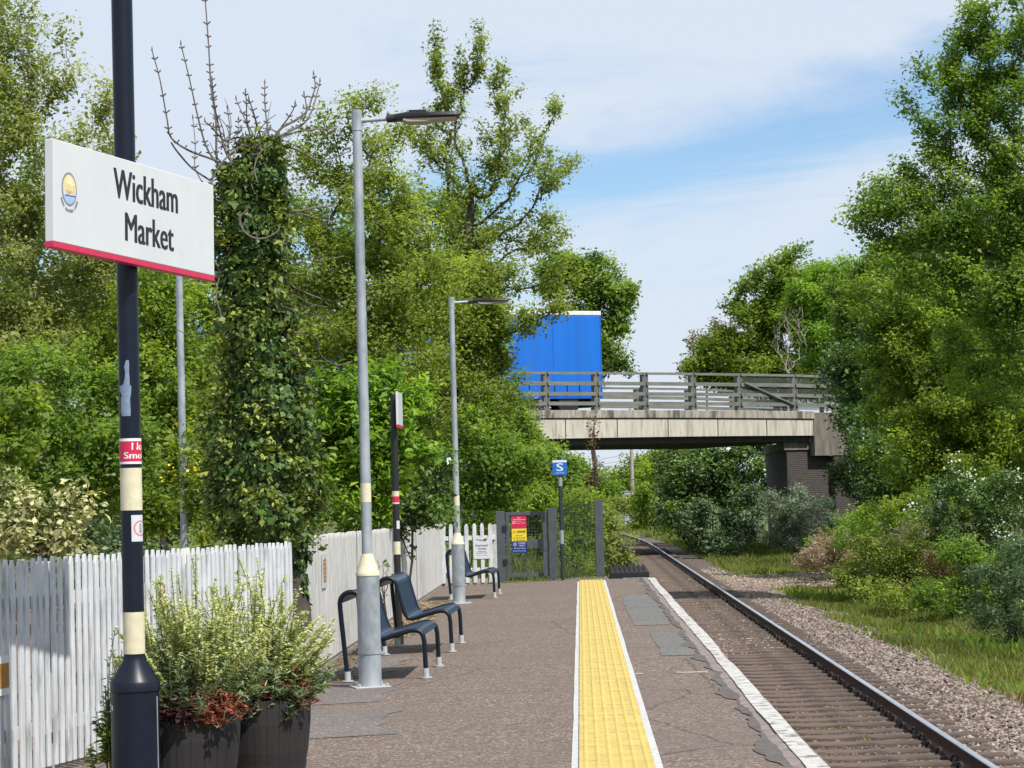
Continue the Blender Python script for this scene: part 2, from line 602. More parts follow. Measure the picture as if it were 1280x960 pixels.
b = MB()
b.prism([(-16, pz(-16)), (-3.0, pz(-3)), (0.386, 0.0), (1.05, 0.0), (1.05, -0.1), (-16, -0.25)], -6, 42.6)
b.prism([(-16, pz(-16)), (-3.0, pz(-3)), (0.386, 0.0), (0.47, 0.0), (0.47, -0.1), (-16, -0.25)], 42.6, PX1)
o = b.build('platform', m_asphalt); tag(o, kind='structure')
b = MB(); b.box(-0.2, 1.12, -6, PEND, -1.2, -0.135); b.box(-0.2, 0.46, PEND, PX1, -1.2, -0.135)
o = b.build('platform_wall', m_brickface); tag(o, kind='structure')


def wavy_strip(x0, x1, y0, y1, z, step, amp0, amp1, seed, zb=None):
    r = np.random.default_rng(seed)
    ys = np.arange(y0, y1 + 1e-6, step)
    j0 = np.convolve(r.normal(0, 1, len(ys) + 4), np.ones(5) / 5, 'valid') * amp0
    j1 = np.convolve(r.normal(0, 1, len(ys) + 4), np.ones(5) / 5, 'valid') * amp1
    vs, fs = [], []
    for k, y in enumerate(ys):
        vs += [(x0 + j0[k], y, z + pz(x0 + j0[k])), (x1 + j1[k], y, z + pz(x1 + j1[k]))]
        if zb is not None: vs += [(x0 + j0[k], y, zb), (x1 + j1[k], y, zb)]
    w = 2 if zb is None else 4
    for k in range(len(ys) - 1):
        a, c = k * w, (k + 1) * w
        fs.append((a, a + 1, c + 1, c))
        if zb is not None:
            fs.append((a + 1, a + 3, c + 3, c + 1)); fs.append((a, c, c + 2, a + 2))
    return vs, fs


# coping stones along the edge, slightly irregular blocks
b = MB()
y = -5.0; r = random.Random(3)
while y < PEND:
    l = r.uniform(0.42, 0.62)
    j = r.uniform(-0.012, 0.012)
    b.box(1.052, PE + j, y, min(y + l - 0.012, PEND), -0.13, 0.002 + r.uniform(-0.004, 0.003))
    y += l
o = b.build('platform_edge', m_coping, bevel=0.008); tag(o, kind='structure')
b = MB(); b.add(*wavy_strip(1.01, 1.07, -5, PEND - 0.1, 0.006, 0.13, 0.075, 0.03, 8))
o = b.build('platform_tar_joint', m_tar); tag(o, kind='structure')
b = MB(); b.add(*wavy_strip(1.14, 1.258, -5, PEND, 0.011, 0.3, 0.016, 0.012, 9))
b.box(0.72, 1.13, PEND - 0.16, PEND - 0.06, 0.004, 0.011)
o = b.build('platform_edge_line', m_edgewhite); tag(o, kind='structure')
b = MB()
for (x0, x1, y0, y1, sd) in ((0.56, 0.98, 27.0, 35.0, 1), (0.70, 0.99, 21.8, 25.6, 2)):
    b.add(*wavy_strip(x0, x1, y0, y1, 0.0045, 0.25, 0.025, 0.02, sd))
o = b.build('platform_patches', m_patch); tag(o, kind='structure')
b = MB()
b.add(*wavy_strip(-2.3, -1.42, 15.6, 17.9, 0.0035, 0.22, 0.12, 0.22, 21))
b.add(*wavy_strip(-2.3, -1.5, 18.3, 20.4, 0.0035, 0.22, 0.12, 0.16, 23))
b.add(*wavy_strip(-2.3, -1.75, 21.0, 24.2, 0.0035, 0.22, 0.08, 0.2, 22))
o = b.build('platform_worn_patches', m_patch2); tag(o, kind='structure')
b = MB()
b.box(0.74, 1.0, 19.62, 19.74, 0.002, 0.0075); b.box(0.405, 0.47, 19.6, 19.72, 0.002, 0.0075)
o = b.build('platform_line_marks', nmat('old_line', (0.42, 0.36, 0.25), (0.2, 0.17, 0.13), scale=20)); tag(o, kind='structure')

# tactile strip: slabs with blisters, pale line each side
b = MB(); bl = MB()
r = random.Random(7)
TX0, TX1, TY1 = -0.045, 0.36, 42.15
y = -4.0
while y < TY1 - 0.05:
    y1 = min(y + 0.40, TY1)
    dz = r.uniform(-0.0008, 0.0008)
    b.box(TX0, TX1, y + 0.006, y1 - 0.005, -0.01, 0.007 + dz * 2)
    yy = y + 0.035
    while y > 9 and yy < y1 - 0.02:
        for k in range(6):
            cx = TX0 + 0.036 + k * 0.0667
            vs = [(cx + 0.0165 * math.cos(a * math.pi / 4), yy + 0.0165 * math.sin(a * math.pi / 4), 0.006) for a in range(8)]
            vs += [(cx + 0.0105 * math.cos(a * math.pi / 4), yy + 0.0105 * math.sin(a * math.pi / 4), 0.0125) for a in range(8)]
            b.add(vs, [(a, (a + 1) % 8, 8 + (a + 1) % 8, 8 + a) for a in range(8)] + [tuple(range(8, 16))])
        yy += 0.0667
    y = y1
o = b.build('platform_tactile_paving', m_tactile); tag(o, kind='structure')
b = MB()
b.add(*wavy_strip(TX0 - 0.042, TX0 - 0.001, -4, TY1 + 0.02, 0.006, 0.3, 0.003, 0.001, 31))
b.add(*wavy_strip(TX1 + 0.001, TX1 + 0.042, -4, TY1 + 0.02, 0.006, 0.3, 0.001, 0.003, 32))
o = b.build('platform_tactile_border', m_linegrey); tag(o, kind='structure')

# ------------------------------------------------------------------ track
m_rust = nmat('rail_rust', (0.10, 0.056, 0.04), (0.045, 0.029, 0.023), scale=20, rough=0.8)
m_steel = nmat('rail_polished', (0.62, 0.65, 0.70), (0.46, 0.48, 0.52), scale=30, rough=0.4, metal=0.7, stretch=(1, 0.05, 1))
m_sleeper = nmat('sleeper', (0.15, 0.108, 0.085), (0.06, 0.045, 0.037), scale=13, rough=0.95, bump=0.01, stretch=(0.2, 1, 1))
m_clip = nmat('clip', (0.05, 0.034, 0.028), (0.03, 0.022, 0.02), scale=30, rough=0.75)


def rail(name, cx, label):
    prof = [(-0.07, 0.0), (0.07, 0.0), (0.07, 0.012), (0.012, 0.03), (0.009, 0.112), (0.034, 0.126), (0.035, 0.152), (0.027, 0.159), (-0.027, 0.159), (-0.035, 0.152), (-0.034, 0.126), (-0.009, 0.112), (-0.012, 0.03), (-0.07, 0.012)]
    ys = np.concatenate([np.linspace(12, 112, 40), np.linspace(116, 330, 50)])
    n = len(prof)
    b = MB(); vs, fs, ms = [], [], []
    for y in ys:
        ox = float(track_off(y))
        vs += [(cx + ox + x, y, RAILZ - 0.159 + z) for x, z in prof]
    for k in range(len(ys) - 1):
        for i in range(n):
            i2 = (i + 1) % n
            fs.append((k * n + i, k * n + i2, (k + 1) * n + i2, (k + 1) * n + i)[::-1]); ms.append(1 if i in (7,) or i in (6, 8) else 0)
    b.add(vs, fs); b.m = ms
    o = b.build(name, [m_rust, m_steel])
    tag(o, label, 'rail', 'rails of the single track')


rail('rail', TC - 0.752, 'steel rail close under the platform edge, hidden behind its white line')
rail('rail', TC + 0.752, 'rusty steel rail with polished top, farther from the platform')

# one sleeper with its clips, then copies
sl = thing('sleeper', 'brown half buried sleeper crossing the track under both rails', 'sleeper', (TC, 21.0, BED), 0, 'sleepers under the rails')
b = MB(); b.box(-1.3, 1.3, -0.12, 0.12, -0.12, 0.03)
b.build('beam', m_sleeper, sl, bevel=0.02)


def clip_mb(x, sgn):
    b = MB()
    pts = []
    for k in range(9):
        a = math.pi * (k / 8) * 1.35 - 0.5
        pts.append((x + sgn * (0.075 + 0.035 * (1 - math.cos(a * 0.9)) * 0.6), -0.055 + 0.11 * k / 8 + 0.0, 0.045 + 0.05 * math.sin(a)))
    b.tube(pts, 0.012, 6)
    b.box(x + sgn * 0.06 - 0.03, x + sgn * 0.06 + 0.05, -0.075, 0.075, 0.02, 0.042)
    return b


clip_mb(0.752, -1).build('rail_clip', m_clip, sl)
clip_mb(0.752, 1).build('rail_clip', m_clip, sl)
clip_mb(-0.752, 1).build('rail_clip', m_clip, sl)
k = 1
while True:
    y = 21.0 + 0.65 * k
    if y > 128: break
    if y < 72:
        c = copy_tree(sl)
    else:
        c = sl.children[0].copy(); COL.objects.link(c); c.parent = None; c.name = 'sleeper'
        tag(c, 'brown half buried sleeper crossing the track under both rails', 'sleeper', 'sleepers under the rails')
    sgr = random.Random(k)
    c.location = (TC + float(track_off(y)) + sgr.uniform(-0.03, 0.03), y, BED + sgr.uniform(-0.008, 0.008))
    c.rotation_euler = (0, 0, sgr.uniform(-0.012, 0.012))
    k += 1


def stones(name, n, xr, yr, size, mat, seed, zf=None, label=None, dens=1.0, power=1.4):
    r = np.random.default_rng(seed)
    x = r.uniform(*xr, n)
    y = yr[0] + (yr[1] - yr[0]) * r.random(n) ** power
    if zf is not None:
        keep = r.random(n) < zf(x, y)
        x, y = x[keep], y[keep]
    n = len(x)
    x = x + track_off(y)
    z = ground_z(x, y) + r.uniform(-0.005, 0.03, n)
    s = size * r.uniform(0.5, 1.25, n)
    base = np.array([[1, 0, 0], [0, 1, 0], [-1, 0, 0], [0, -1, 0], [0, 0, 1], [0, 0, -1.0]])
    V = base[None] * (1 + r.uniform(-0.4, 0.4, (n, 6, 1))) + r.normal(0, 0.22, (n, 6, 3))
    ax = r.uniform(0, 2 * math.pi, n); ca, sa = np.cos(ax), np.sin(ax)
    V[..., 2] *= 0.62
    R = np.stack([V[..., 0] * ca[:, None] - V[..., 1] * sa[:, None], V[..., 0] * sa[:, None] + V[..., 1] * ca[:, None], V[..., 2]], -1)
    tl = r.normal(0, 0.4, (n, 2))
    R[..., 2] += R[..., 0] * tl[:, :1] * 0.5 + R[..., 1] * tl[:, 1:] * 0.5
    P = R * s[:, None, None] * 0.5 + np.stack([x, y, z], -1)[:, None]
    F_ = np.array([[0, 1, 4], [1, 2, 4], [2, 3, 4], [3, 0, 4], [1, 0, 5], [2, 1, 5], [3, 2, 5], [0, 3, 5]])[:4]
    vs = P[:, F_].reshape(-1, 3)
    o = raw_mesh(name, vs, 3, mat, np.repeat(r.random(n), 4), None)
    return tag(o, label, 'ballast', kind='stuff')


def stone_mat(name, a, c, d):
    m = leafmat(name, a, c, d, trans=0.0, rough=0.9, spec=0.2)
    return m


m_stone_p = stone_mat('ballast_pink', (0.072, 0.054, 0.044), (0.19, 0.148, 0.125), (0.36, 0.30, 0.265))
m_stone_b = stone_mat('ballast_brown', (0.05, 0.038, 0.03), (0.115, 0.088, 0.072), (0.24, 0.19, 0.16))
m_stone_t = stone_mat('ballast_tan', (0.11, 0.085, 0.06), (0.27, 0.215, 0.16), (0.44, 0.37, 0.29))
stones('ballast', 95000, (3.5, 5.9), (20.5, 72), 0.062, m_stone_p, 1,
       lambda x, y: np.clip(1.15 - np.maximum(0, x - 4.7) * 0.75 - np.where((x > 4.75), 0.25, 0), 0, 1), 'pinkish grey crushed stone beside the far rail')
stones('ballast', 105000, (1.3, 3.4), (20.5, 50), 0.042, m_stone_b, 2, lambda x, y: 0.95 - (0.70 + 0.2 * np.sin(y * 1.7 + x * 2)) * (np.abs(((y - 21) / 0.65 + 0.5) % 1 - 0.5) < 0.21), 'dirty brown crushed stone between the rails')
stones('ballast', 42000, (1.2, 3.4), (38, 78), 0.062, m_stone_t, 3, lambda x, y: sstep(36, 44, y) * sstep(84, 70, y), 'tan crushed stone on the track past the platform end')
stones('gravel', 26000, (3.6, 8.4), (62, 84), 0.075, m_stone_t, 4, lambda x, y: np.exp(-((y - 73) / 7.0) ** 2), 'pale bare gravel patch beside the track before the bridge')

# ------------------------------------------------------------------ vegetation generators
LM = dict(
    fresh=leafmat('leaf_fresh', (0.0794, 0.132, 0.021), (0.1719, 0.258, 0.033), (0.3306, 0.42, 0.06)),
    olive=leafmat('leaf_olive', (0.1075, 0.1469, 0.033), (0.215, 0.2754, 0.0495), (0.3763, 0.4406, 0.099)),
    birch=leafmat('leaf_birch', (0.1138, 0.1467, 0.045), (0.2403, 0.2805, 0.081), (0.4301, 0.4463, 0.198)),
    mid=leafmat('leaf_mid', (0.0682, 0.1242, 0.0254), (0.1525, 0.2484, 0.0391), (0.3049, 0.4036, 0.0684)),
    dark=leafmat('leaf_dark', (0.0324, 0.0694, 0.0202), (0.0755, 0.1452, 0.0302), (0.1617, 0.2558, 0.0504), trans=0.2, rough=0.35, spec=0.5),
    ivy=leafmat('leaf_ivy', (0.0283, 0.0628, 0.0169), (0.0687, 0.1346, 0.0253), (0.3432, 0.3767, 0.0739), trans=0.15, rough=0.5, spec=0.35),
    grey=leafmat('leaf_grey', (0.06, 0.095, 0.055), (0.13, 0.18, 0.12), (0.25, 0.30, 0.22), trans=0.25),
    blue=leafmat('leaf_blue', (0.045, 0.08, 0.035), (0.09, 0.15, 0.065), (0.17, 0.24, 0.12), trans=0.25),
    lime=leafmat('leaf_lime', (0.095, 0.1795, 0.0192), (0.1782, 0.3142, 0.032), (0.3089, 0.4488, 0.056), trans=0.45),
    cream=leafmat('leaf_cream', (0.11, 0.154, 0.048), (0.363, 0.374, 0.168), (0.682, 0.638, 0.384), trans=0.25),
    euph=leafmat('leaf_euph', (0.19, 0.24, 0.12), (0.46, 0.50, 0.26), (0.70, 0.72, 0.47), trans=0.3),
    sage=leafmat('leaf_sage', (0.10, 0.16, 0.09), (0.22, 0.30, 0.18), (0.42, 0.47, 0.32), trans=0.25),
    brown=leafmat('leaf_brown', (0.09, 0.045, 0.025), (0.17, 0.10, 0.05), (0.26, 0.22, 0.08), trans=0.3),
    straw=leafmat('leaf_straw', (0.20, 0.13, 0.085), (0.34, 0.25, 0.17), (0.50, 0.42, 0.30), trans=0.15),
    white=leafmat('blossom_white', (0.60, 0.58, 0.58), (0.75, 0.73, 0.72), (0.85, 0.83, 0.82), trans=0.25),
    lilac=leafmat('blossom_lilac', (0.30, 0.20, 0.36), (0.42, 0.31, 0.48), (0.58, 0.47, 0.62), trans=0.25),
    gold=leafmat('blossom_yellow', (0.60, 0.45, 0.01), (0.75, 0.60, 0.02), (0.85, 0.72, 0.05), trans=0.25),
    purple=leafmat('leaf_purple', (0.035, 0.010, 0.018), (0.075, 0.022, 0.035), (0.16, 0.06, 0.09), trans=0.2),
    coral=leafmat('leaf_coral', (0.15, 0.035, 0.03), (0.33, 0.10, 0.085), (0.48, 0.20, 0.14), trans=0.25),
    scarlet=leafmat('petal_scarlet', (0.35, 0.01, 0.01), (0.52, 0.015, 0.02), (0.65, 0.04, 0.03), trans=0.2),
    grass=leafmat('grass_blade', (0.11, 0.1092, 0.042), (0.165, 0.1995, 0.042), (0.286, 0.323, 0.084), trans=0.35),
    drygrass=leafmat('grass_dry', (0.15, 0.11, 0.05), (0.25, 0.19, 0.08), (0.36, 0.29, 0.13), trans=0.3),
)


def leaf_cloud(P, r, size, tint, up=0.5, out=None, wr=0.55, jit=0.35, fold=0.22):
    n = len(P)
    D = r.normal(0, 1, (n, 3)); D[:, 2] = D[:, 2] * 0.6 - 0.15
    Nn = r.normal(0, 1, (n, 3)) * 0.5; Nn[:, 2] += up * 1.3
    if out is not None: Nn += out * 0.8
    L = size * r.uniform(1 - jit, 1 + jit, n) * np.where(r.random(n) < 0.2, 1.45, 0.95)
    return leaf_verts(P, D, unit(Nn), L, L * wr, fold)


def grow(base, tips, trunk_top, r, r_twig=0.006, up_pen=0.8, pw=0.47, wob=0.1, ntr=6):
    """space-filling skeleton: every tip is tied to the nearest lower node"""
    base = np.array(base, float); top = np.array(trunk_top, float)
    L = np.linalg.norm(top - base)
    nodes = [base]; par = [-1]
    for k in range(1, ntr + 1):
        t = k / ntr
        nodes.append(base + (top - base) * t + r.normal(0, 0.02, 3) * L * (1 - t) * np.array([1, 1, 0.0])); par.append(k - 1)
    order = np.argsort(np.linalg.norm(tips - top, axis=1) + np.maximum(0, 0))
    tip_idx = []
    arr = np.zeros((len(nodes) + len(tips) * 4 + 4, 3)); cnt = len(nodes)
    arr[:cnt] = nodes
    for i in order:
        t = tips[i]
        d = arr[1:cnt] - t
        dist = np.sqrt(1.5 * (d[:, 0] ** 2 + d[:, 1] ** 2) + 0.75 * d[:, 2] ** 2) + np.maximum(0, d[:, 2] + 0.2) * up_pen * 3
        j = int(np.argmin(dist)) + 1
        p = arr[j].copy(); v = t - p; l = np.linalg.norm(v)
        prev = j
        for q in (0.33, 0.67, 1.0):
            c = p + v * q
            c = c + np.array([0, 0, -1.0]) * l * 0.12 * math.sin(q * math.pi) + r.normal(0, wob, 3) * l * (0 if q == 1 else 0.5)
            arr[cnt] = c; par.append(prev); prev = cnt; cnt += 1
        tip_idx.append(cnt - 1)
    par = np.array(par); w = np.zeros(cnt)
    for i in tip_idx: w[i] += 1
    for i in range(cnt - 1, 0, -1):
        w[par[i]] += w[i] if w[i] > 0 else 1
    rad = r_twig * np.maximum(w, 1) ** pw
    idx = np.arange(1, cnt)
    pi = par[1:]
    r1 = rad[idx]; r0 = np.minimum(rad[pi], r1 * 1.5)
    r1[w[idx] <= 1] *= 0.7
    r0[pi == 0] = rad[0] * 1.25
    return arr[:cnt], pi, idx, r0, r1, np.array(tip_idx), par


def blob_points(blobs, r, per_m2, px=True, shell=0.5):
    pts, outs = [], []
    for bl in blobs:
        c = np.array(bl[0], float); rad = np.array(bl[1], float)
        dens = bl[2] if len(bl) > 2 else 1.0
        n = max(4, int(per_m2 * dens * rad[0] * rad[2] * 3.14 * 2))
        d = unit(r.normal(0, 1, (n, 3)))
        q = (shell + (1 - shell) * r.random(n)) ** 0.8
        q *= 1 + 0.13 * np.sin(d[:, 0] * 5 + c[0]) * np.sin(d[:, 2] * 6 + c[2] * 2) + r.normal(0, 0.07, n)
        pts.append(c + d * rad * q[:, None]); outs.append(d)
    return np.concatenate(pts), np.concatenate(outs)


def pxblob(px, py, rx, ry, Y, depth=1.0, dens=1.0):
    c = at(px, py, Y)
    s = Y / F
    return ((c.x, c.y, c.z), (rx * s, max(rx, ry * 0.6) * s * depth, ry * s), dens)


NLEAF = [0]
DENS = 1.9


def tree(name, label, cat, Y, base_px, blobs, leaf='mid', per_m2=3.0, nl=90, size=0.07, clus=0.28, seed=1, top=None, bark=None,
         r_twig=0.006, group=None, tintspread=0.28, ups=0.5, flowers=None, ground=None, crown='crown', trunk='trunk', wr=0.55, twigleaf=0.5, shell=0.5,
         fill=True, pw=0.47):
    """blobs: (px, py, rx_px, ry_px, dY, density) - an envelope with its own distance and depth"""
    r = np.random.default_rng(seed)
    nl = int(nl * DENS) if nl > 10 else nl
    size *= 1.18
    B = [pxblob(q[0], q[1], q[2], q[3], Y + (q[4] if len(q) > 4 else 0), 1.0, q[5] if len(q) > 5 else 1.0) for q in blobs]
    tips, outs = blob_points(B, r, per_m2, shell=shell)
    bx = gx(base_px, Y)
    gz = float(ground_z(bx, Y)) if ground is None else ground
    tips[:, 2] = np.maximum(tips[:, 2], gz + 0.12)
    base = (bx, Y, gz - 0.1)
    if top is None:
        zt = tips[:, 2].min() * 0.55 + tips[:, 2].max() * 0.45
        c = tips.mean(0)
        tp = (c[0] * 0.6 + bx * 0.4, c[1] * 0.6 + Y * 0.4, zt)
    else:
        q = at(top[0], top[1], Y); tp = (q.x, q.y, q.z)
    root = thing(name, label, cat, base, 0, group)
    o3 = np.array(base)
    nodes, pi, idx, r0, r1, ti, par = grow(base, tips, tp, r, r_twig, pw=pw)
    vs = tubes_np(nodes[pi] - o3, nodes[idx] - o3, r0, r1, 5)
    raw_mesh(trunk, vs, 4, bark or m_bark, None, root)
    # leaves: along the last twigs and in a puff round each tip
    nt = len(tips)
    order_tips = nodes[ti]
    cl = nt
    ct = np.clip(0.5 + r.normal(0, tintspread * 0.6, cl), 0.05, 0.95)
    m1 = int(nl * twigleaf)
    m2 = nl - m1
    prev = nodes[par[par[ti]]]
    t = r.random((cl, m1, 1)) ** 0.8
    Pa = prev[:, None] * (1 - t) + order_tips[:, None] * t + np.clip(r.normal(0, 1, (cl, m1, 3)), -1.7, 1.7) * clus * 0.42
    Pb = order_tips[:, None] + np.clip(r.normal(0, 1, (cl, m2, 3)), -1.6, 1.6) * clus * 0.8 * np.array([1, 1, 0.75])
    P = np.concatenate([Pa, Pb], 1)
    T = np.clip(ct[:, None] + r.normal(0, tintspread * 0.6, (cl, nl)), 0, 1)
    OC = unit((P - order_tips[:, None]).reshape(-1, 3))
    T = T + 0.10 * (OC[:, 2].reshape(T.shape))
    P = P.reshape(-1, 3); T = np.clip(T.ravel(), 0, 1)
    keep = P[:, 2] > gz
    P, T, OC = P[keep], T[keep], OC[keep]
    NLEAF[0] += len(P)
    cc = tips.mean(0)
    O = unit(unit(P - cc) * 0.7 + OC * 0.8)
    V = leaf_cloud(P - o3, r, size, T, ups, O, wr)
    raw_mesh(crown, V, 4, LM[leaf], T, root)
    if flowers:
        kind, frac, n_each, fs, spread = flowers
        pick = r.random(len(tips)) < frac
        fp = tips[pick]
        fo = unit(fp - cc)
        toward = unit(np.array([[-cc[0], -cc[1], 1.0]]))
        fp = fp + unit(fo + toward * 0.6) * clus * 0.9
        P = (fp[:, None] + r.normal(0, spread, (len(fp), n_each, 3))).reshape(-1, 3)
        V = leaf_cloud(P - o3, r, fs, None, 0.6, None, 0.9)
        raw_mesh('blossom', V, 4, LM[kind], r.random(len(P)), root)
    return root


def bush(name, label, Y, blobs, **k):
    k.setdefault('cat', 'shrub')
    cat = k.pop('cat')
    base = k.pop('base', sum(q[0] for q in blobs) / len(blobs))
    k.setdefault('crown', 'foliage'); k.setdefault('trunk', 'stems')
    k.setdefault('r_twig', 0.004)
    return tree(name, label, cat, Y, base, blobs, **k)



def text_box(mb, txt, Mx, x0, x1, y0, y1, mi=0, bold=0.0, bend=None, z=0.0012):
    """lettering laid exactly into the box x0..x1, y0..y1 of a face"""
    cu = bpy.data.curves.new('t', 'FONT')
    cu.body = txt; cu.size = 1.0; cu.resolution_u = 3
    cu.align_x = 'CENTER'; cu.space_line = 1.0
    o = bpy.data.objects.new('t', cu); COL.objects.link(o)
    bpy.context.view_layer.update()
    me = bpy.data.meshes.new_from_object(o.evaluated_get(bpy.context.evaluated_depsgraph_get()))
    xs = [v.co.x for v in me.vertices]; ys = [v.co.y for v in me.vertices]
    if xs:
        ax, bx_, ay, by = min(xs), max(xs), min(ys), max(ys)
        sh = bold * (y1 - y0) * 1.1
        for q, dx in enumerate(((-1, 0, 1) if bold else (0,))):
            vs = []
            for v in me.vertices:
                p = Vector((x0 + sh + (v.co.x - ax) / (bx_ - ax) * (x1 - x0 - 2 * sh) + dx * sh, y0 + (v.co.y - ay) / (by - ay) * (y1 - y0), z + q * 0.0004))
                vs.append(bend(p) if bend else Mx @ p)
            mb.add(vs, [tuple(p.vertices) for p in me.polygons], mi)
    bpy.data.objects.remove(o); bpy.data.meshes.remove(me)


def plate(Mx, x0, x1, y0, y1, t=0.003, mb=None, mi=0, rnd=0.0):
    mb = mb or MB()
    if rnd:
        pts = []
        for cx, cy, a0 in ((x1 - rnd, y1 - rnd, 0), (x0 + rnd, y1 - rnd, 90), (x0 + rnd, y0 + rnd, 180), (x1 - rnd, y0 + rnd, 270)):
            for k in range(5):
                a = math.radians(a0 + k * 22.5); pts.append((cx + rnd * math.cos(a), cy + rnd * math.sin(a)))
        n = len(pts)
        vs = [Mx @ Vector((x, y, -t)) for x, y in pts] + [Mx @ Vector((x, y, 0)) for x, y in pts]
        mb.add(vs, [tuple(reversed(range(n))), tuple(range(n, 2 * n))] + [(i, (i + 1) % n, n + (i + 1) % n, n + i) for i in range(n)], mi)
    else:
        mb.box(x0, x1, y0, y1, -t, 0, mi, Mx)
    return mb


def arc_patch(rad, a0, a1, z0, z1, n=16, mb=None, mi=0):
    mb = mb or MB()
    vs, fs = [], []
    for k in range(n + 1):
        a = math.radians(a0 + (a1 - a0) * k / n)
        for z in (z0, z1):
            vs.append((rad * math.cos(a), -rad * math.sin(a), z))
    for k in range(n):
        fs.append((2 * k, 2 * k + 1, 2 * k + 3, 2 * k + 2))
    return mb.add(vs, fs, mi)


def ring(mb, Mx, cx, cy, ro, ri, z=0.0015, n=28, mi=0, a0=0, a1=360, ys=1.0):
    vs, fs = [], []
    for k in range(n + 1):
        a = math.radians(a0 + (a1 - a0) * k / n)
        for q in (ro, ri):
            vs.append(Mx @ Vector((cx + q * math.cos(a), cy + ys * q * math.sin(a), z)))
    for k in range(n):
        fs.append((2 * k, 2 * k + 2, 2 * k + 3, 2 * k + 1))
    mb.add(vs, fs, mi)


def poly2(mb, Mx, pts, z, mi=0):
    mb.add([Mx @ Vector((x, y, z)) for x, y in pts], [tuple(range(len(pts)))], mi)


# ------------------------------------------------------------------ name sign on its post
SPY = 12.62
pp = at(163, 560, SPY)
sx, sy = pp.x, SPY
ss = thing('station_name_sign', 'white station name board with red lower edge on a black post with cream bands', 'station sign', (sx, sy, pz(sx)))
zo = pz(sx)
b = MB(); b.tube([(0, 0, 0.5), (0, 0, 4.6)], 0.056, 28)
b.tube([(0, 0, 4.6), (0, 0, 4.63)], 0.06, 28)
b.build('post', m_navy, ss, smooth=True)
zb = lambda py: (635.2 - py) / F * SPY + H - zo       # height above the foot for a photograph row
b = MB(); b.lathe([(0.135, 0), (0.135, 0.02), (0.125, 0.03), (0.125, zb(862)), (0.131, zb(861)), (0.131, zb(851)), (0.124, zb(848)), (0.062, zb(824)), (0.060, zb(818)), (0.056, zb(818))], n=40)
o = b.build('base_casing', m_navy, ss, smooth=True)
b = MB(); b.box(-0.004, 0.004, -0.1275, -0.12, 0.05, zb(868), mat=Matrix.Rotation(math.radians(74), 4, 'Z'))
b.box(-0.004, 0.004, -0.1275, -0.12, 0.05, zb(868), mat=Matrix.Rotation(math.radians(-76), 4, 'Z'))
b.box(-0.02, 0.012, -0.129, -0.12, zb(884), zb(877), mat=Matrix.Rotation(math.radians(-62), 4, 'Z'))
b.build('access_door', m_galv, ss)
b = MB(); b.tube([(0, 0, zb(815)), (0, 0, zb(763))], 0.0572, 28); b.build('cream_band', m_cream, ss, smooth=True)
b = MB(); b.tube([(0, 0, zb(636)), (0, 0, zb(583))], 0.0572, 28); b.build('cream_band', m_cream, ss, smooth=True)
# no smoking wrap
b = MB(); RZ = 0.0578
arc_patch(RZ, -110, 176, zb(578), zb(546), 30, b, 1)
arc_patch(RZ + 0.0004, -108, 173, zb(575), zb(549.5), 30, b, 0)


def bend_on(rad, a_mid):
    def f(p):
        a = math.radians(a_mid) - p.x / rad
        return Vector((rad * math.cos(a), -rad * math.sin(a), p.y))
    return f


text_box(b, 'No', None, -0.036, 0.036, zb(560.5), zb(551.5), 1, 0.03, bend_on(RZ + 0.0008, 38))
text_box(b, 'Smoking', None, -0.108, 0.108, zb(574), zb(563), 1, 0.03, bend_on(RZ + 0.0008, 10))
b.build('no_smoking_notice', [m_red, m_white], ss)
m_ghost = flat('ghost_lettering', (0.78, 0.74, 0.58), 0.5)
b = MB(); text_box(b, 'Way out', None, -0.085, 0.085, zb(602), zb(592), 0, 0.02, bend_on(RZ + 0.0002, -10)); b.build('faded_lettering', m_ghost, ss)
b = MB(); arc_patch(RZ + 0.0002, 5, 82, zb(675), zb(642), 12, b, 0)
mfl = Matrix.Identity(4)


def arcring(mb, rad, a_mid, zc, ro, ri, mi):
    f = bend_on(rad, a_mid); vs, fs = [], []
    for k in range(29):
        a = 2 * math.pi * k / 28
        for q in (ro, ri): vs.append(f(Vector((q * math.cos(a), zc + q * math.sin(a), 0))))
    for k in range(28): fs.append((2 * k, 2 * k + 1, 2 * k + 3, 2 * k + 2))
    mb.add(vs, fs, mi)


arcring(b, RZ + 0.0008, 30, zb(658.5), 0.042, 0.034, 1)
f_ = bend_on(RZ + 0.0009, 30)
b.add([f_(Vector((x, zb(658.5) + y, 0))) for x, y in ((-0.028, 0.022), (-0.022, 0.028), (0.028, -0.022), (0.022, -0.028))], [(0, 1, 2, 3)], 1)
b.add([f_(Vector((x, zb(658.5) + y, 0))) for x, y in ((-0.006, 0.026), (0.006, 0.026), (0.009, -0.026), (-0.009, -0.026))], [(0, 1, 2, 3)], 2)
b.build('prohibition_sticker', [m_signwhite, flat('faded_red', (0.6, 0.22, 0.22)), flat('faded_black', (0.3, 0.3, 0.32))], ss)
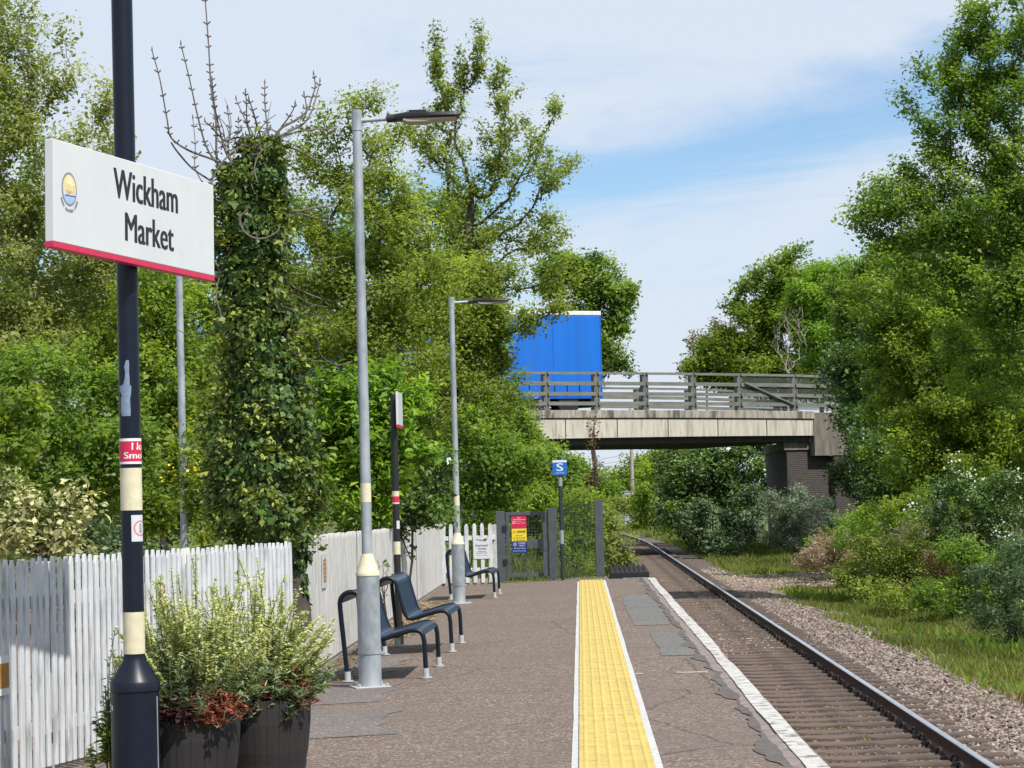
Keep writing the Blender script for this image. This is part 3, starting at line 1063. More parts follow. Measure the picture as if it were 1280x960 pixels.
# peeled paint patch, pale blue grey
rows = [(448, -0.8, 2.6), (456, -3.4, 2.8), (463, -2.2, 2.5), (470, -2.6, 3), (478, -5, 3), (481, -10.4, 4.8), (487, -9.8, 4.6), (491, -7, 4.2), (497, -8.6, 3), (504, -8.8, 3.4), (512, -9, 3.6), (518, -7.2, 3.4)]
f_ = bend_on(0.0576, 90)
b = MB(); vs, fs = [], []
for (yy, xa_, xb_) in rows:
    for k in range(7):
        x = xa_ + (xb_ - xa_) * k / 6
        vs.append(f_(Vector((0.0573 * math.asin(max(-0.97, min(0.97, x / 13.2))), zb(yy), 0))))
for i in range(len(rows) - 1):
    for k in range(6):
        q = i * 7 + k; fs.append((q, q + 7, q + 8, q + 1))
b.add(vs, fs)
b.build('bare_patch', nmat('peeled', (0.22, 0.29, 0.39), (0.16, 0.22, 0.31), scale=40), ss)
# the board
pL, pR = at(66, 233, 11.66), at(267, 289, 13.28)
zT, zB = 3.286, 2.746
TLT = -0.038
u = Vector((pR.x - pL.x, pR.y - pL.y, 0)); LEN = u.length; u.z = TLT; u.normalize()
Mp = face_matrix(Vector((pL.x - sx, pL.y - sy, zB - zo)), u, (Vector((0, 0, 1)) - u * u.z))
HH = zT - zB


def upx(px):
    lo_, hi_ = 0.0, LEN
    for _ in range(40):
        m_ = (lo_ + hi_) / 2
        q = Vector((pL.x, pL.y, 3.06)) + u * m_
        v = M.transposed().to_3x3().transposed() if False else None
        cq = Matrix((_X, _Y, _Z)).transposed() @ (q - Vector((0, 0, H)))
        cq = Vector((_X.x * 0, 0, 0)) if False else cq
        sxp = 640 - F * cq.x / cq.z
        if sxp < px: lo_ = m_
        else: hi_ = m_
    return (lo_ + hi_) / 2


b = MB(); plate(Mp, 0, LEN, 0.03, HH, 0.05, b)
b.build('board', m_signwhite, ss, bevel=0.004)
b = MB(); plate(Mp, -0.004, LEN + 0.004, 0.0, 0.029, 0.05, b); b.build('red_edge', m_red, ss, bevel=0.003)
for zc in (0.15, 0.40):
    b = MB()
    c = Mp @ Vector((upx(155), zc, -0.052))
    b.tube([(0, 0, c.z - 0.02), (0, 0, c.z + 0.02)], 0.061, 20)
    b.box(-0.03, 0.03, min(c.y, -0.05), 0, c.z - 0.02, c.z + 0.02)
    b.build('bracket', m_galv, ss)
b = MB()
text_box(b, 'Wickham', Mp, upx(141), upx(221.5), 0.326, 0.480, 0, 0.03)
text_box(b, 'Market', Mp, upx(155), upx(216), 0.114, 0.262, 0, 0.03)
b.build('lettering', m_letter, ss)
# small oval emblem: rising sun, fields and river, with a curved line of words below
em = MB(); cx_ = (upx(76) + upx(95)) / 2; rx_ = (upx(95) - upx(76)) / 2; cy_, ry_ = 0.306, 0.085
ell = lambda k, n=32, q=1.0: (cx_ + rx_ * q * math.cos(2 * math.pi * k / n), cy_ + ry_ * q * math.sin(2 * math.pi * k / n))
poly2(em, Mp, [ell(k) for k in range(32)], 0.0008, 0)
poly2(em, Mp, [ell(k, q=0.88) for k in range(0, 17)], 0.0014, 1)
half = lambda y_, q=0.88: rx_ * q * math.sqrt(max(0, 1 - ((y_ - cy_) / (ry_ * q)) ** 2))
y1_ = cy_ - 0.028
poly2(em, Mp, [ell(k, q=0.88) for k in range(16, 33)][0:1] + [(cx_ - half(y1_), y1_), (cx_ + half(y1_), y1_), ell(0, q=0.88)], 0.0014, 2)
lowpts = [(cx_ - half(y1_), y1_)] + [ell(k, q=0.88) for k in range(17, 32) if ell(k, q=0.88)[1] < y1_] + [(cx_ + half(y1_), y1_)]
poly2(em, Mp, lowpts, 0.0014, 3)
for k in range(7):
    a = math.radians(28 + k * 20.6)
    d = (math.cos(a) * rx_ * 0.72, math.sin(a) * ry_ * 0.74); pn = (-math.sin(a) * rx_ * 0.045, math.cos(a) * ry_ * 0.035)
    c0 = (cx_ + d[0] * 0.35, cy_ + 0.008 + d[1] * 0.30); c1 = (cx_ + d[0], cy_ + 0.006 + d[1])
    poly2(em, Mp, [(c0[0] - pn[0], c0[1] - pn[1]), (c1[0] - pn[0] * 1.6, c1[1] - pn[1] * 1.6), (c1[0] + pn[0] * 1.6, c1[1] + pn[1] * 1.6), (c0[0] + pn[0], c0[1] + pn[1])], 0.0020, 4)
poly2(em, Mp, [(cx_ - rx_ * 0.45, cy_ - 0.004), (cx_ + rx_ * 0.5, cy_ - 0.006), (cx_ + rx_ * 0.42, cy_ - 0.016), (cx_ - rx_ * 0.35, cy_ - 0.02)], 0.0020, 5)
poly2(em, Mp, [(cx_ - rx_ * 0.55, y1_ - 0.003), (cx_ + rx_ * 0.78, y1_ + 0.001), (cx_ + rx_ * 0.78, y1_ - 0.004), (cx_ - rx_ * 0.55, y1_ - 0.007)], 0.0024, 6)
poly2(em, Mp, [(cx_ - rx_ * 0.6, y1_ - 0.012), (cx_ - rx_ * 0.5, y1_ - 0.010), (cx_ + rx_ * 0.3, y1_ + 0.02), (cx_ + rx_ * 0.2, y1_ + 0.018)], 0.0026, 6)
word = 'East Suffolk Line'
for k, ch in enumerate(word):
    a = math.radians(207 + (333 - 207) * (k + 0.5) / len(word))
    wx, wy = cx_ + rx_ * 1.2 * math.cos(a), cy_ + ry_ * 1.27 * math.sin(a)
    t_ = math.atan2(ry_ * math.cos(a), -rx_ * math.sin(a))
    if ch == ' ': continue
    loc = Mp @ Matrix.Translation((wx, wy, 0)) @ Matrix.Rotation(t_, 4, 'Z')
    text_box(em, ch, loc, -0.006, 0.006, -0.0075, 0.0075, 7, 0.01)
em.build('emblem', [flat('em_rim', (0.22, 0.22, 0.27)), flat('em_sky', (0.72, 0.60, 0.24)), flat('em_field', (0.58, 0.60, 0.58)), flat('em_water', (0.36, 0.50, 0.76)),
                    flat('em_ray', (0.85, 0.80, 0.62)), flat('em_orange', (0.75, 0.45, 0.12)), flat('em_dark', (0.06, 0.08, 0.12)), flat('em_word', (0.25, 0.25, 0.3))], ss)

# ------------------------------------------------------------------ lamp columns
def make_lamp():
    t = thing('lamp_column', 'tall galvanised lamp column nearest the camera, standing in front of the first bench', 'street lamp', (0, 0, 0), 0, 'galvanised lamp columns')
    b = MB(); b.tube([(0, 0, 0.012), (0, 0, 0.90)], 0.095, 32); b.build('lower_section', m_galv, t, smooth=True)
    b = MB(); b.lathe([(0.100, 0.885), (0.100, 0.905), (0.095, 0.915), (0.046, 1.055), (0.044, 1.06)], n=32); b.build('cream_cone', m_cream, t, smooth=True)
    b = MB(); b.tube([(0, 0, 1.05), (0, 0, 4.45), (0, 0, 4.455), (0, 0, 4.62)], [0.044, 0.039, 0.044, 0.044], 28)
    b.build('upper_section', m_galv, t, smooth=True)
    b = MB(); b.tube([(0, 0, 1.47), (0, 0, 1.62)], [0.0447, 0.0445], 28); b.build('cream_band', m_cream, t, smooth=True)
    b = MB(); b.tube([(0, 0, 0.265), (0, 0, 0.29)], 0.101, 32)
    b.tube([(0.098, 0, 0.26), (0.125, 0, 0.275)], 0.012, 8)
    b.build('collar', m_galv, t, smooth=True)
    b = MB(); b.box(-0.15, 0.15, -0.14, 0.14, 0.0, 0.012, 0, Matrix.Rotation(0.3, 4, 'Z'))
    for a in (45, 135, 225, 315):
        c, s_ = math.cos(math.radians(a) + 0.3) * 0.165, math.sin(math.radians(a) + 0.3) * 0.165
        b.tube([(c, s_, 0.012), (c, s_, 0.035)], 0.014, 6)
    b.build('base_plate', m_galv_light, t, bevel=0.003)
    b = MB(); b.tube([(0.03, 0, 4.535), (0.27, 0, 4.545)], 0.018, 14); b.build('arm', m_galv, t, smooth=True)
    h = MB()
    h.tube([(0.25, 0, 4.545), (0.335, 0, 4.548)], 0.034, 16)
    n = 14; vs, fs = [], []
    stations = [(0.32, 0.045, 0.028, 0.032), (0.37, 0.08, 0.028, 0.036), (0.42, 0.10, 0.028, 0.042), (0.60, 0.11, 0.022, 0.042), (0.605, 0.112, 0.022, 0.034), (0.82, 0.11, 0.014, 0.034), (0.848, 0.10, 0.010, 0.026), (0.858, 0.09, 0.006, 0.012)]
    for (x, w, lo_, hi_) in stations:
        for k in range(n):
            a = 2 * math.pi * k / n
            yy = math.copysign(abs(math.cos(a)) ** 0.6, math.cos(a)) * w
            q = math.sin(a)
            zz = (abs(q) ** 0.6) * (hi_ if q > 0 else -lo_) * (1 if q > 0 else 1)
            vs.append((x, yy, 4.548 + zz))
    m_ = len(stations)
    for i in range(m_ - 1):
        for k in range(n):
            k2 = (k + 1) % n; fs.append((i * n + k, (i + 1) * n + k, (i + 1) * n + k2, i * n + k2))
    fs.append(tuple(range(n))); fs.append(tuple(reversed([(m_ - 1) * n + k for k in range(n)])))
    h.add(vs, fs)
    for k in range(7): h.box(0.44, 0.585, -0.08 + k * 0.026, -0.074 + k * 0.026, 4.575, 4.598)
    hd = h.build('lamp_head', m_black, t, smooth=True)
    b = MB()
    b.prism([(0.385, 4.515), (0.43, 4.500), (0.60, 4.498), (0.625, 4.510), (0.82, 4.522), (0.835, 4.534), (0.4, 4.534)], -0.088, 0.088)
    b.build('diffuser', flat('lamp_diffuser', (0.42, 0.37, 0.28), 0.35), hd, bevel=0.008)
    return t


lamp = make_lamp()
X1 = gx(463, 19.85, 857)
lamp.location = (X1, 19.85, pz(X1)); lamp.scale = (1, 1, 1.037)
l2 = copy_tree(lamp)
X2 = gx(574, 35.6, 752)
l2.location = (X2, 35.6, pz(X2)); l2.rotation_euler = (0, 0, 0.12); l2.scale = (1, 1, 0.985)
l2['label'] = 'galvanised lamp column beside the farthest bench, near the fence corner'
l3 = copy_tree(lamp)
X3 = gx(229, 27.0, 600)
l3.location = (X3, 27.0, -0.1); l3.rotation_euler = (0, 0, math.pi - 0.35)
l3['label'] = 'galvanised lamp column standing behind the white fence, half hidden by the name board'

# ------------------------------------------------------------------ benches
def bench_profile():
    P = [(0.0, 0.02), (-0.035, 0.55), (-0.04, 0.665)]
    for k in range(1, 12):
        a = math.pi - math.pi * k / 12
        P.append((0.055 + 0.095 * math.cos(a), 0.665 + 0.095 * math.sin(a)))
    P += [(0.152, 0.655), (0.175, 0.56), (0.205, 0.44), (0.222, 0.39), (0.245, 0.357), (0.285, 0.345), (0.33, 0.352), (0.45, 0.385), (0.55, 0.408), (0.60, 0.41), (0.637, 0.395), (0.660, 0.36), (0.668, 0.30), (0.67, 0.02)]
    return P


def make_bench():
    t = thing('platform_bench', 'dark blue steel bench directly behind the nearest lamp column', 'bench', (0, 0, 0), 0, 'dark blue steel benches')
    P = bench_profile(); W = 1.42
    for yy in (0.0, W):
        b = MB(); b.tube([(x, yy, z + 0.0) for x, z in P], 0.021, 12); b.build('side_frame', m_navy, t, smooth=True)
    i0, i1 = 2, len(P) - 2
    pts = P[i0:i1]
    # one bent perforated sheet: slot rows run as shallow ridges along the bench
    dense = []
    for a, c in zip(pts[:-1], pts[1:]):
        n = max(1, int(math.dist(a, c) / 0.011))
        for k in range(n): dense.append((a[0] + (c[0] - a[0]) * k / n, a[1] + (c[1] - a[1]) * k / n))
    dense.append(pts[-1])
    b = MB(); vs, fs = [], []
    nn = len(dense)
    for i, (x, z) in enumerate(dense):
        a = dense[max(0, i - 1)]; c = dense[min(nn - 1, i + 1)]
        tx, tz = c[0] - a[0], c[1] - a[1]; l = math.hypot(tx, tz); nx_, nz_ = -tz / l, tx / l
        o_ = 0.004 + (0.0025 if i % 2 else 0.0)
        for yy in (0.012, W - 0.012):
            vs.append((x + nx_ * o_, yy, z + nz_ * o_)); vs.append((x - nx_ * 0.004, yy, z - nz_ * 0.004))
    for i in range(nn - 1):
        q = i * 4; w = (i + 1) * 4
        fs += [(q, q + 2, w + 2, w), (q + 1, w + 1, w + 3, q + 3), (q, w, w + 1, q + 1), (q + 2, q + 3, w + 3, w + 2)]
    b.add(vs, fs); b.build('seat_and_back', m_benchblue, t, smooth=True)
    for (x, yy) in ((0.0, 0), (0.0, W), (0.67, 0), (0.67, W)):
        b = MB(); b.tube([(x, yy, 0.006), (x, yy, 0.085)], 0.027, 14); b.tube([(x, yy, 0.0), (x, yy, 0.010)], 0.05, 20)
        b.build('foot', m_galv_light, t, smooth=True)
    return t


bench = make_bench()
bench.location = (-2.02, 20.5, pz(-1.7)); bench.rotation_euler = (0, math.radians(-1.2), math.radians(-1))
b2 = copy_tree(bench); b2.location = (-1.985, 23.95, pz(-1.65)); b2['label'] = 'dark blue steel bench in the middle, behind the bench at the nearest lamp column'
b3 = copy_tree(bench); b3.location = (-2.02, 36.9, pz(-1.65)); b3['label'] = 'farthest dark blue bench, standing behind the lamp column at the fence corner'

# ------------------------------------------------------------------ second post with edge-on sign, running-in post, stop marker
y = 25.8; x = gx(498, y, 760)
t = thing('sign_post', 'slim black post with red and cream bands and an edge-on white sign', 'sign post', (x, y, pz(x)))
zz = lambda py: (628.3 - py) / F * y + H - pz(x)
b = MB(); b.tube([(0, 0, 0), (0, 0, zz(493))], 0.038, 20); b.tube([(0, 0, 0), (0, 0, 0.25)], 0.05, 20); b.build('post', m_black, t, smooth=True)
b = MB(); b.tube([(0, 0, zz(693)), (0, 0, zz(677))], 0.039, 20); b.build('cream_band', m_cream, t, smooth=True)
b = MB(); b.tube([(0, 0, zz(630)), (0, 0, zz(614))], 0.0392, 20, 0)
b.tube([(0, 0, zz(628)), (0, 0, zz(620.5))], 0.0397, 20, 1)
b.build('no_smoking_notice', [m_cream, m_red], t, smooth=True)
b = MB(); arc_patch(0.0385, 20, 80, zz(661), zz(651), 6, b); b.build('sticker', m_signwhite, t)
b = MB(); b.box(0.05, 0.075, -0.32, 0.32, zz(532), zz(491)); b.build('sign_panel', m_signwhite, t, bevel=0.003)
b = MB(); b.box(0.048, 0.077, -0.325, 0.325, zz(535), zz(532.1)); b.build('red_edge', m_red, t)
b = MB()
for q in (499, 517, 534):
    b.box(-0.044, 0.055, -0.02, 0.02, zz(q) - 0.012, zz(q) + 0.012)
b.build('bracket', m_galv_light, t)

y = 33.5; x = gx(483, y, 640)
t = thing('timber_post', 'weathered dark timber post standing behind the white fence', 'post', (x, y, -0.1))
b = MB(); b.box(-0.055, 0.055, -0.055, 0.055, 0, 1.85); b.build('shaft', nmat('old_timber', (0.12, 0.11, 0.09), (0.05, 0.05, 0.045), scale=14, stretch=(1, 1, 0.2)), t, bevel=0.008)
b = MB(); b.box(-0.065, 0.065, -0.065, 0.065, 1.851, 1.88); b.build('cap', m_black, t, bevel=0.006)

y = 43.15; x = gx(703, y, 700)
t = thing('stop_marker', 'blue car stop marker with a white S on a slim black post', 'railway sign', (x, y, pz(x)))
zz = lambda py: (624.0 - py) / F * y + H - pz(x)
b = MB(); b.tube([(0, 0, 0), (0, 0, zz(573))], 0.036, 20); b.build('post', nmat('marker_post', (0.015, 0.035, 0.03), (0.01, 0.02, 0.02)), t, smooth=True)
b = MB(); b.tube([(0, 0, zz(681)), (0, 0, zz(664))], 0.037, 20); b.tube([(0, 0, zz(609)), (0, 0, zz(598))], 0.037, 20); b.build('grey_band', nmat('band_grey', (0.25, 0.27, 0.28)), t, smooth=True)
mf = face_matrix(Vector((0.0, -0.045, 0)), (1, 0, 0))
b = MB(); plate(mf, -0.13, 0.13, zz(595.5), zz(577), 0.006, b, 0, 0.025); b.box(-0.128, 0.128, -0.047, -0.0435, zz(579.5), zz(576.6), 1)
text_box(b, 'S', mf, -0.062, 0.062, zz(590.2), zz(580.6), 1, 0.035)
text_box(b, 'CAR STOP', mf, -0.08, 0.08, zz(593.4), zz(591.8), 1, 0.01)
b.build('sign_panel', [m_bluesign, flat('marker_pale', (0.62, 0.74, 0.85))], t)

# ------------------------------------------------------------------ fences
m_fence = nmat('fence_white', (0.64, 0.655, 0.675), (0.49, 0.51, 0.53), scale=5, rough=0.75, c3=(0.20, 0.23, 0.21), scale3=3.4, lo3=0.54, hi3=0.74, stretch=(3, 3, 0.7), bump=0.002)
m_fence_old = nmat('fence_white_weathered', (0.60, 0.595, 0.575), (0.42, 0.415, 0.40), scale=7, rough=0.8, c3=(0.33, 0.31, 0.28), scale3=2.6, lo3=0.52, hi3=0.72, stretch=(3, 3, 0.5), bump=0.002)
m_post_dirty = nmat('fence_post', (0.56, 0.56, 0.54), (0.36, 0.35, 0.33), scale=6, rough=0.85)
m_conc = nmat('concrete', (0.36, 0.34, 0.30), (0.22, 0.20, 0.18), scale=6, rough=0.9, bump=0.004)


def fence(label, p0, p1, h0, h1, pitch, wd, seed, mat=m_fence, top='round', gravel_board=True, z0=None, posts=None):
    d = Vector((p1[0] - p0[0], p1[1] - p0[1], 0)); Ln = d.length
    z_a = pz(p0[0]) if z0 is None else z0
    t = thing('picket_fence', label, 'fence', (p0[0], p0[1], z_a), math.atan2(d.y, d.x))
    r = random.Random(seed)
    b = MB(); n = int(Ln / pitch)
    for k in range(n + 1):
        x = k * pitch + r.uniform(-0.004, 0.004)
        h = h0 + (h1 - h0) * k / max(1, n) + r.uniform(-0.008, 0.008)
        ln = r.uniform(-0.006, 0.006)
        w = wd * r.uniform(0.94, 1.05) / 2
        y0, y1 = -0.009 + r.uniform(-0.002, 0.002), 0.008
        prof = [(-w, 0.05), (w, 0.05), (w + ln, h - 0.045), (w * 0.45 + ln, h), (-w * 0.45 + ln, h), (-w + ln, h - 0.045)]
        b.prism([(x + a, c) for a, c in prof], y0, y1)
    b.build('pickets', mat, t, bevel=0.0025, seg=1)
    for zc in (0.28, (h0 + h1) / 2 - 0.26):
        b = MB(); vs = []
        b.box(-0.02, Ln + 0.02, 0.010, 0.055, zc - 0.04, zc + 0.04); b.build('rail', mat, t, bevel=0.004)
    np_ = posts or max(2, int(Ln / 1.9) + 1)
    for k in range(np_):
        x = Ln * k / (np_ - 1); hp = h0 + (h1 - h0) * k / (np_ - 1)
        b = MB(); b.box(x - 0.045, x + 0.045, 0.057, 0.147, -0.1, hp - 0.03); b.build('post', m_post_dirty, t, bevel=0.006)
    if gravel_board:
        b = MB(); b.box(0, Ln, 0.0095 - 0.004, 0.03, -0.08, 0.12); b.build('gravel_board', m_conc, t, bevel=0.005)
    return t, Ln


# nearest run, bending away to its end by the ivy tree
pA, pB = (-4.6, 8.2), (-3.31, 13.6)
pC = (-2.22, 18.35)
f1, L1 = fence('white picket fence behind the barrel planters, ending at the ivy covered tree', (-4.5, 8.4), (pC[0], pC[1]), 1.30, 1.27, 0.0885, 0.049, 4, gravel_board=False, z0=-0.10)
# small framed notices on the near run
fr = Matrix.Translation((0, 0, 0))


def notice(parent, x0, x1, z0, z1, name, cols, deco=None, yy=-0.024):
    """face towards the platform: the side of local -y"""
    mf = face_matrix(Vector((0, yy, 0)), (1, 0, 0))
    b = MB(); plate(mf, x0, x1, z0, z1, 0.010, b, 0)
    if deco: deco(b, mf)
    return b.build(name, cols, parent)


def along(fobj, px, pc=(0, 0)):
    """distance along a fence seen at photograph column px"""
    best = None
    for k in range(2000):
        q = fobj.matrix_basis @ Vector((k * 0.02, 0, 0.9))
        cq = Matrix((_X, _Y, _Z)).transposed() @ (q - Vector((0, 0, H)))
        sxp = 640 - F * cq.x / cq.z
        if best is None or abs(sxp - px) < best[0]: best = (abs(sxp - px), k * 0.02)
    return best[1]


xa = along(f1, 4)


def deco_a(b, mf):
    plate(Matrix.Translation((0, -0.001, 0)) @ mf, xa - 0.10, xa + 0.015, 0.56, 0.70, 0.001, b, 1)


notice(f1, xa - 0.14, xa + 0.03, 0.52, 0.74, 'framed_notice', [m_white, flat('wood_orange', (0.42, 0.20, 0.03))], deco_a)
xa2 = along(f1, 199)


def deco_b(b, mf):
    mm = Matrix.Translation((0, -0.001, 0)) @ mf
    ring(b, mm, xa2, 1.02, 0.045, 0.034, 0.0, 24, 1)
    poly2(b, mm, [(xa2 - 0.03, 1.045), (xa2 - 0.024, 1.05), (xa2 + 0.03, 0.995), (xa2 + 0.024, 0.99)], 0.0003, 1)
    poly2(b, mm, [(xa2 - 0.05, 0.95), (xa2 + 0.05, 0.95), (xa2 + 0.05, 0.925), (xa2 - 0.05, 0.925)][::-1], 0.0003, 1)


notice(f1, xa2 - 0.065, xa2 + 0.065, 0.90, 1.10, 'no_smoking_notice', [m_signwhite, m_red], deco_b)

f2, L2 = fence('long weathered white fence behind the benches, running to the gate', (-2.45, 21.2), (-2.53, 43.4), 1.26, 1.13, 0.092, 0.075, 5, mat=m_fence_old)
xw = along(f2, 403)


def deco_c(b, mf):
    plate(Matrix.Translation((0, -0.001, 0)) @ mf, xw - 0.13, xw + 0.13, 0.80, 1.02, 0.001, b, 1)
    for k in range(5): plate(Matrix.Translation((0, -0.002, 0)) @ mf, xw - 0.11, xw + 0.10, 0.825 + k * 0.04, 0.835 + k * 0.04, 0.001, b, 2)


notice(f2, xw - 0.18, xw + 0.18, 0.75, 1.07, 'framed_notice', [m_post_dirty, flat('wood_brown', (0.32, 0.17, 0.09)), flat('pale_slot', (0.5, 0.4, 0.3))], deco_c)

f3, L3 = fence('short return of spaced white pickets beside the grey gate', (-2.50, 43.45), (gx(618, 43.4, 700), 43.45), 1.12, 1.12, 0.142, 0.07, 6, gravel_board=False, posts=2)
b = MB(); b.box(0, L3, 0.016, 0.03, -0.05, 0.13); b.build('gravel_board', m_conc, f3)
mf = face_matrix(Vector((0, -0.02, 0)), (1, 0, 0))
xs0 = gx(591.5, 43.4, 680) + 2.50; xs1 = gx(612.5, 43.4, 680) + 2.50
zs = lambda py: (625 - py) / F * 43.4 + H - pz(-2.5)
b = MB(); plate(mf, xs0, xs1, zs(698), zs(670.5), 0.005, b, 0)
mm = mf @ Matrix.Translation((0, 0, 0.0005))
w_ = xs1 - xs0
text_box(b, 'Restricted', mm, xs0 + w_ * 0.14, xs1 - w_ * 0.14, zs(682.5), zs(680), 1, 0.03)
text_box(b, 'Access', mm, xs0 + w_ * 0.26, xs1 - w_ * 0.24, zs(686.3), zs(684), 1, 0.03)
text_box(b, 'Authorised', mm, xs0 + w_ * 0.26, xs1 - w_ * 0.26, zs(689.3), zs(688), 2, 0.02)
text_box(b, 'personnel only', mm, xs0 + w_ * 0.18, xs1 - w_ * 0.18, zs(691.6), zs(690), 2, 0.02)
text_box(b, 'Please use platform', mm, xs0 + w_ * 0.2, xs1 - w_ * 0.15, zs(694.2), zs(693), 2, 0.0)
poly2(b, mm, [(xs0 + w_ * 0.15, zs(673.2)), (xs0 + w_ * 0.15, zs(674)), (xs0 + w_ * 0.5, zs(676)), (xs0 + w_ * 0.66, zs(674.5))], 0.001, 3)
poly2(b, mm, [(xs0 + w_ * 0.55, zs(675)), (xs0 + w_ * 0.72, zs(676.5)), (xs0 + w_ * 0.86, zs(673)), (xs0 + w_ * 0.7, zs(672.6))], 0.0012, 1)
poly2(b, mm, [(xs0 + w_ * 0.66, zs(674)), (xs0 + w_ * 0.76, zs(675.5)), (xs0 + w_ * 0.82, zs(673.4))], 0.0016, 4)
b.build('restricted_access_notice', [m_signwhite, flat('txt_dark', (0.06, 0.05, 0.08)), flat('txt_blue', (0.10, 0.13, 0.24)), flat('txt_grey', (0.2, 0.2, 0.24)), m_red], f3)

# ------------------------------------------------------------------ grey metal gate with mesh
GY = 43.6
gx_ = lambda p, py=690: gx(p, GY, py)
gzp = lambda py: (624.3 - py) / F * GY + H
g = thing('platform_end_gate', 'dark grey mesh gate with red, yellow and blue warning notice', 'gate', (gx_(626.5), GY, -0.05))
ox, oz = g.location.x, g.location.z
X_ = lambda p, py=690: gx_(p, py) - ox
Zg = lambda py: gzp(py) - oz
b = MB(); b.box(X_(621), X_(632), -0.07, 0.08, -0.05, Zg(638.5)); b.build('hinge_post', m_gatemetal, g, bevel=0.005)
b = MB(); b.box(X_(686.5), X_(697), -0.07, 0.08, -0.05, Zg(636.5)); b.build('latch_post', m_gatemetal, g, bevel=0.005)
xa_, xb_ = X_(633), X_(686)
b = MB()
b.box(xa_, xa_ + 0.07, -0.03, 0.03, 0.09, Zg(640)); b.box(xb_ - 0.10, xb_, -0.03, 0.03, 0.09, Zg(640))
b.box(xa_ + 0.071, xb_ - 0.101, -0.03, 0.03, Zg(644.5), Zg(640)); b.box(xa_ + 0.071, xb_ - 0.101, -0.03, 0.03, 0.09, 0.165)
b.build('leaf_frame', m_gatemetal, g, bevel=0.004)
b = MB(); b.box(xa_ + 0.3, xb_ - 0.101, -0.026, 0.024, Zg(686), Zg(674.5)); b.box(xb_ - 0.16, xb_ + 0.03, -0.036, -0.031, Zg(689), Zg(675)); b.build('lock_plate', m_gatemetal, g, bevel=0.003)
b = MB()
x = xa_ + 0.09
while x < xb_ - 0.11:
    b.box(x - 0.003, x + 0.003, -0.005, 0.001, 0.166, Zg(644.7)); x += 0.055
z = 0.2
while z < Zg(645):
    b.box(xa_ + 0.072, xb_ - 0.102, 0.0012, 0.006, z - 0.003, z + 0.003); z += 0.055
b.build('mesh_infill', m_gatemetal, g)
for py in (660, 702):
    b = MB(); b.box(X_(629), X_(634.5), -0.092, -0.072, Zg(py + 3.5), Zg(py - 3.5)); b.tube([(X_(632.4), -0.06, Zg(py + 3)), (X_(632.4), -0.06, Zg(py - 3))], 0.02, 10)
    b.build('hinge', m_black, g)
mf = face_matrix(Vector((0, -0.034, 0)), (1, 0, 0))
mm = mf @ Matrix.Translation((0, 0, 0.001))
a0, a1 = X_(639.8, 670), X_(658.4, 670); w_ = a1 - a0
b = MB(); plate(mf, a0, a1, Zg(660.6), Zg(645.5), 0.004, b, 0)
text_box(b, 'NO', mm, a0 + w_ * 0.4, a0 + w_ * 0.6, Zg(648.2), Zg(646.8), 1, 0.03)
text_box(b, 'TRESPASSING', mm, a0 + w_ * 0.08, a1 - w_ * 0.08, Zg(650.4), Zg(648.9), 1, 0.03)
ring(b, mm, a0 + w_ * 0.15, Zg(653.2), 0.026, 0.017, 0.0, 20, 1)
text_box(b, 'Penalty', mm, a0 + w_ * 0.3, a0 + w_ * 0.7, Zg(652.6), Zg(651.5), 1, 0.0)
text_box(b, 'Up to 1000', mm, a0 + w_ * 0.3, a1 - w_ * 0.08, Zg(655), Zg(653.4), 1, 0.02)
b.build('warning_notice', [m_red, flat('pale_pink', (0.85, 0.62, 0.66))], g)['label'] = 'red no trespassing notice'
b = MB(); plate(mf, a0, a1, Zg(676.6), Zg(660.9), 0.004, b, 0)
text_box(b, 'DANGER', mm, a0 + w_ * 0.36, a1 - w_ * 0.06, Zg(666), Zg(663.3), 1, 0.03)
poly2(b, mm, [(a0 + w_ * 0.06, Zg(666.4)), (a0 + w_ * 0.28, Zg(666.4)), (a0 + w_ * 0.17, Zg(663))], 0.0, 1)
poly2(b, mm, [(a0 + w_ * 0.10, Zg(666.0)), (a0 + w_ * 0.24, Zg(666.0)), (a0 + w_ * 0.17, Zg(663.8))], 0.0006, 0)
text_box(b, 'Keep off', mm, a0 + w_ * 0.28, a1 - w_ * 0.28, Zg(670.3), Zg(668.8), 1, 0.02)
text_box(b, 'the railway track', mm, a0 + w_ * 0.08, a1 - w_ * 0.08, Zg(673.3), Zg(671.6), 1, 0.02)
text_box(b, 'at all times', mm, a0 + w_ * 0.12, a1 - w_ * 0.12, Zg(675.8), Zg(674.2), 1, 0.02)
b.build('warning_notice', [m_yellowsign, m_letter], g)['label'] = 'yellow danger notice'
b = MB(); plate(mf, a0, a1, Zg(691.6), Zg(676.9), 0.004, b, 0)
ring(b, mm, a0 + w_ * 0.2, Zg(680.4), 0.034, 0.029, 0.0, 24, 1)
poly2(b, mm, [(a0 + w_ * 0.185, Zg(682)), (a0 + w_ * 0.225, Zg(682)), (a0 + w_ * 0.235, Zg(679)), (a0 + w_ * 0.175, Zg(679))], 0.0, 1)
text_box(b, 'STAFF', mm, a0 + w_ * 0.42, a1 - w_ * 0.08, Zg(680), Zg(678), 1, 0.03)
text_box(b, 'ONLY', mm, a0 + w_ * 0.46, a1 - w_ * 0.12, Zg(683), Zg(681), 1, 0.03)
text_box(b, 'Authorised', mm, a0 + w_ * 0.12, a1 - w_ * 0.12, Zg(686), Zg(684.4), 1, 0.01)
text_box(b, 'persons only', mm, a0 + w_ * 0.08, a1 - w_ * 0.08, Zg(689.6), Zg(687.8), 1, 0.01)
b.build('warning_notice', [m_darkblue, flat('pale_blue', (0.6, 0.66, 0.85))], g)['label'] = 'dark blue staff only notice'
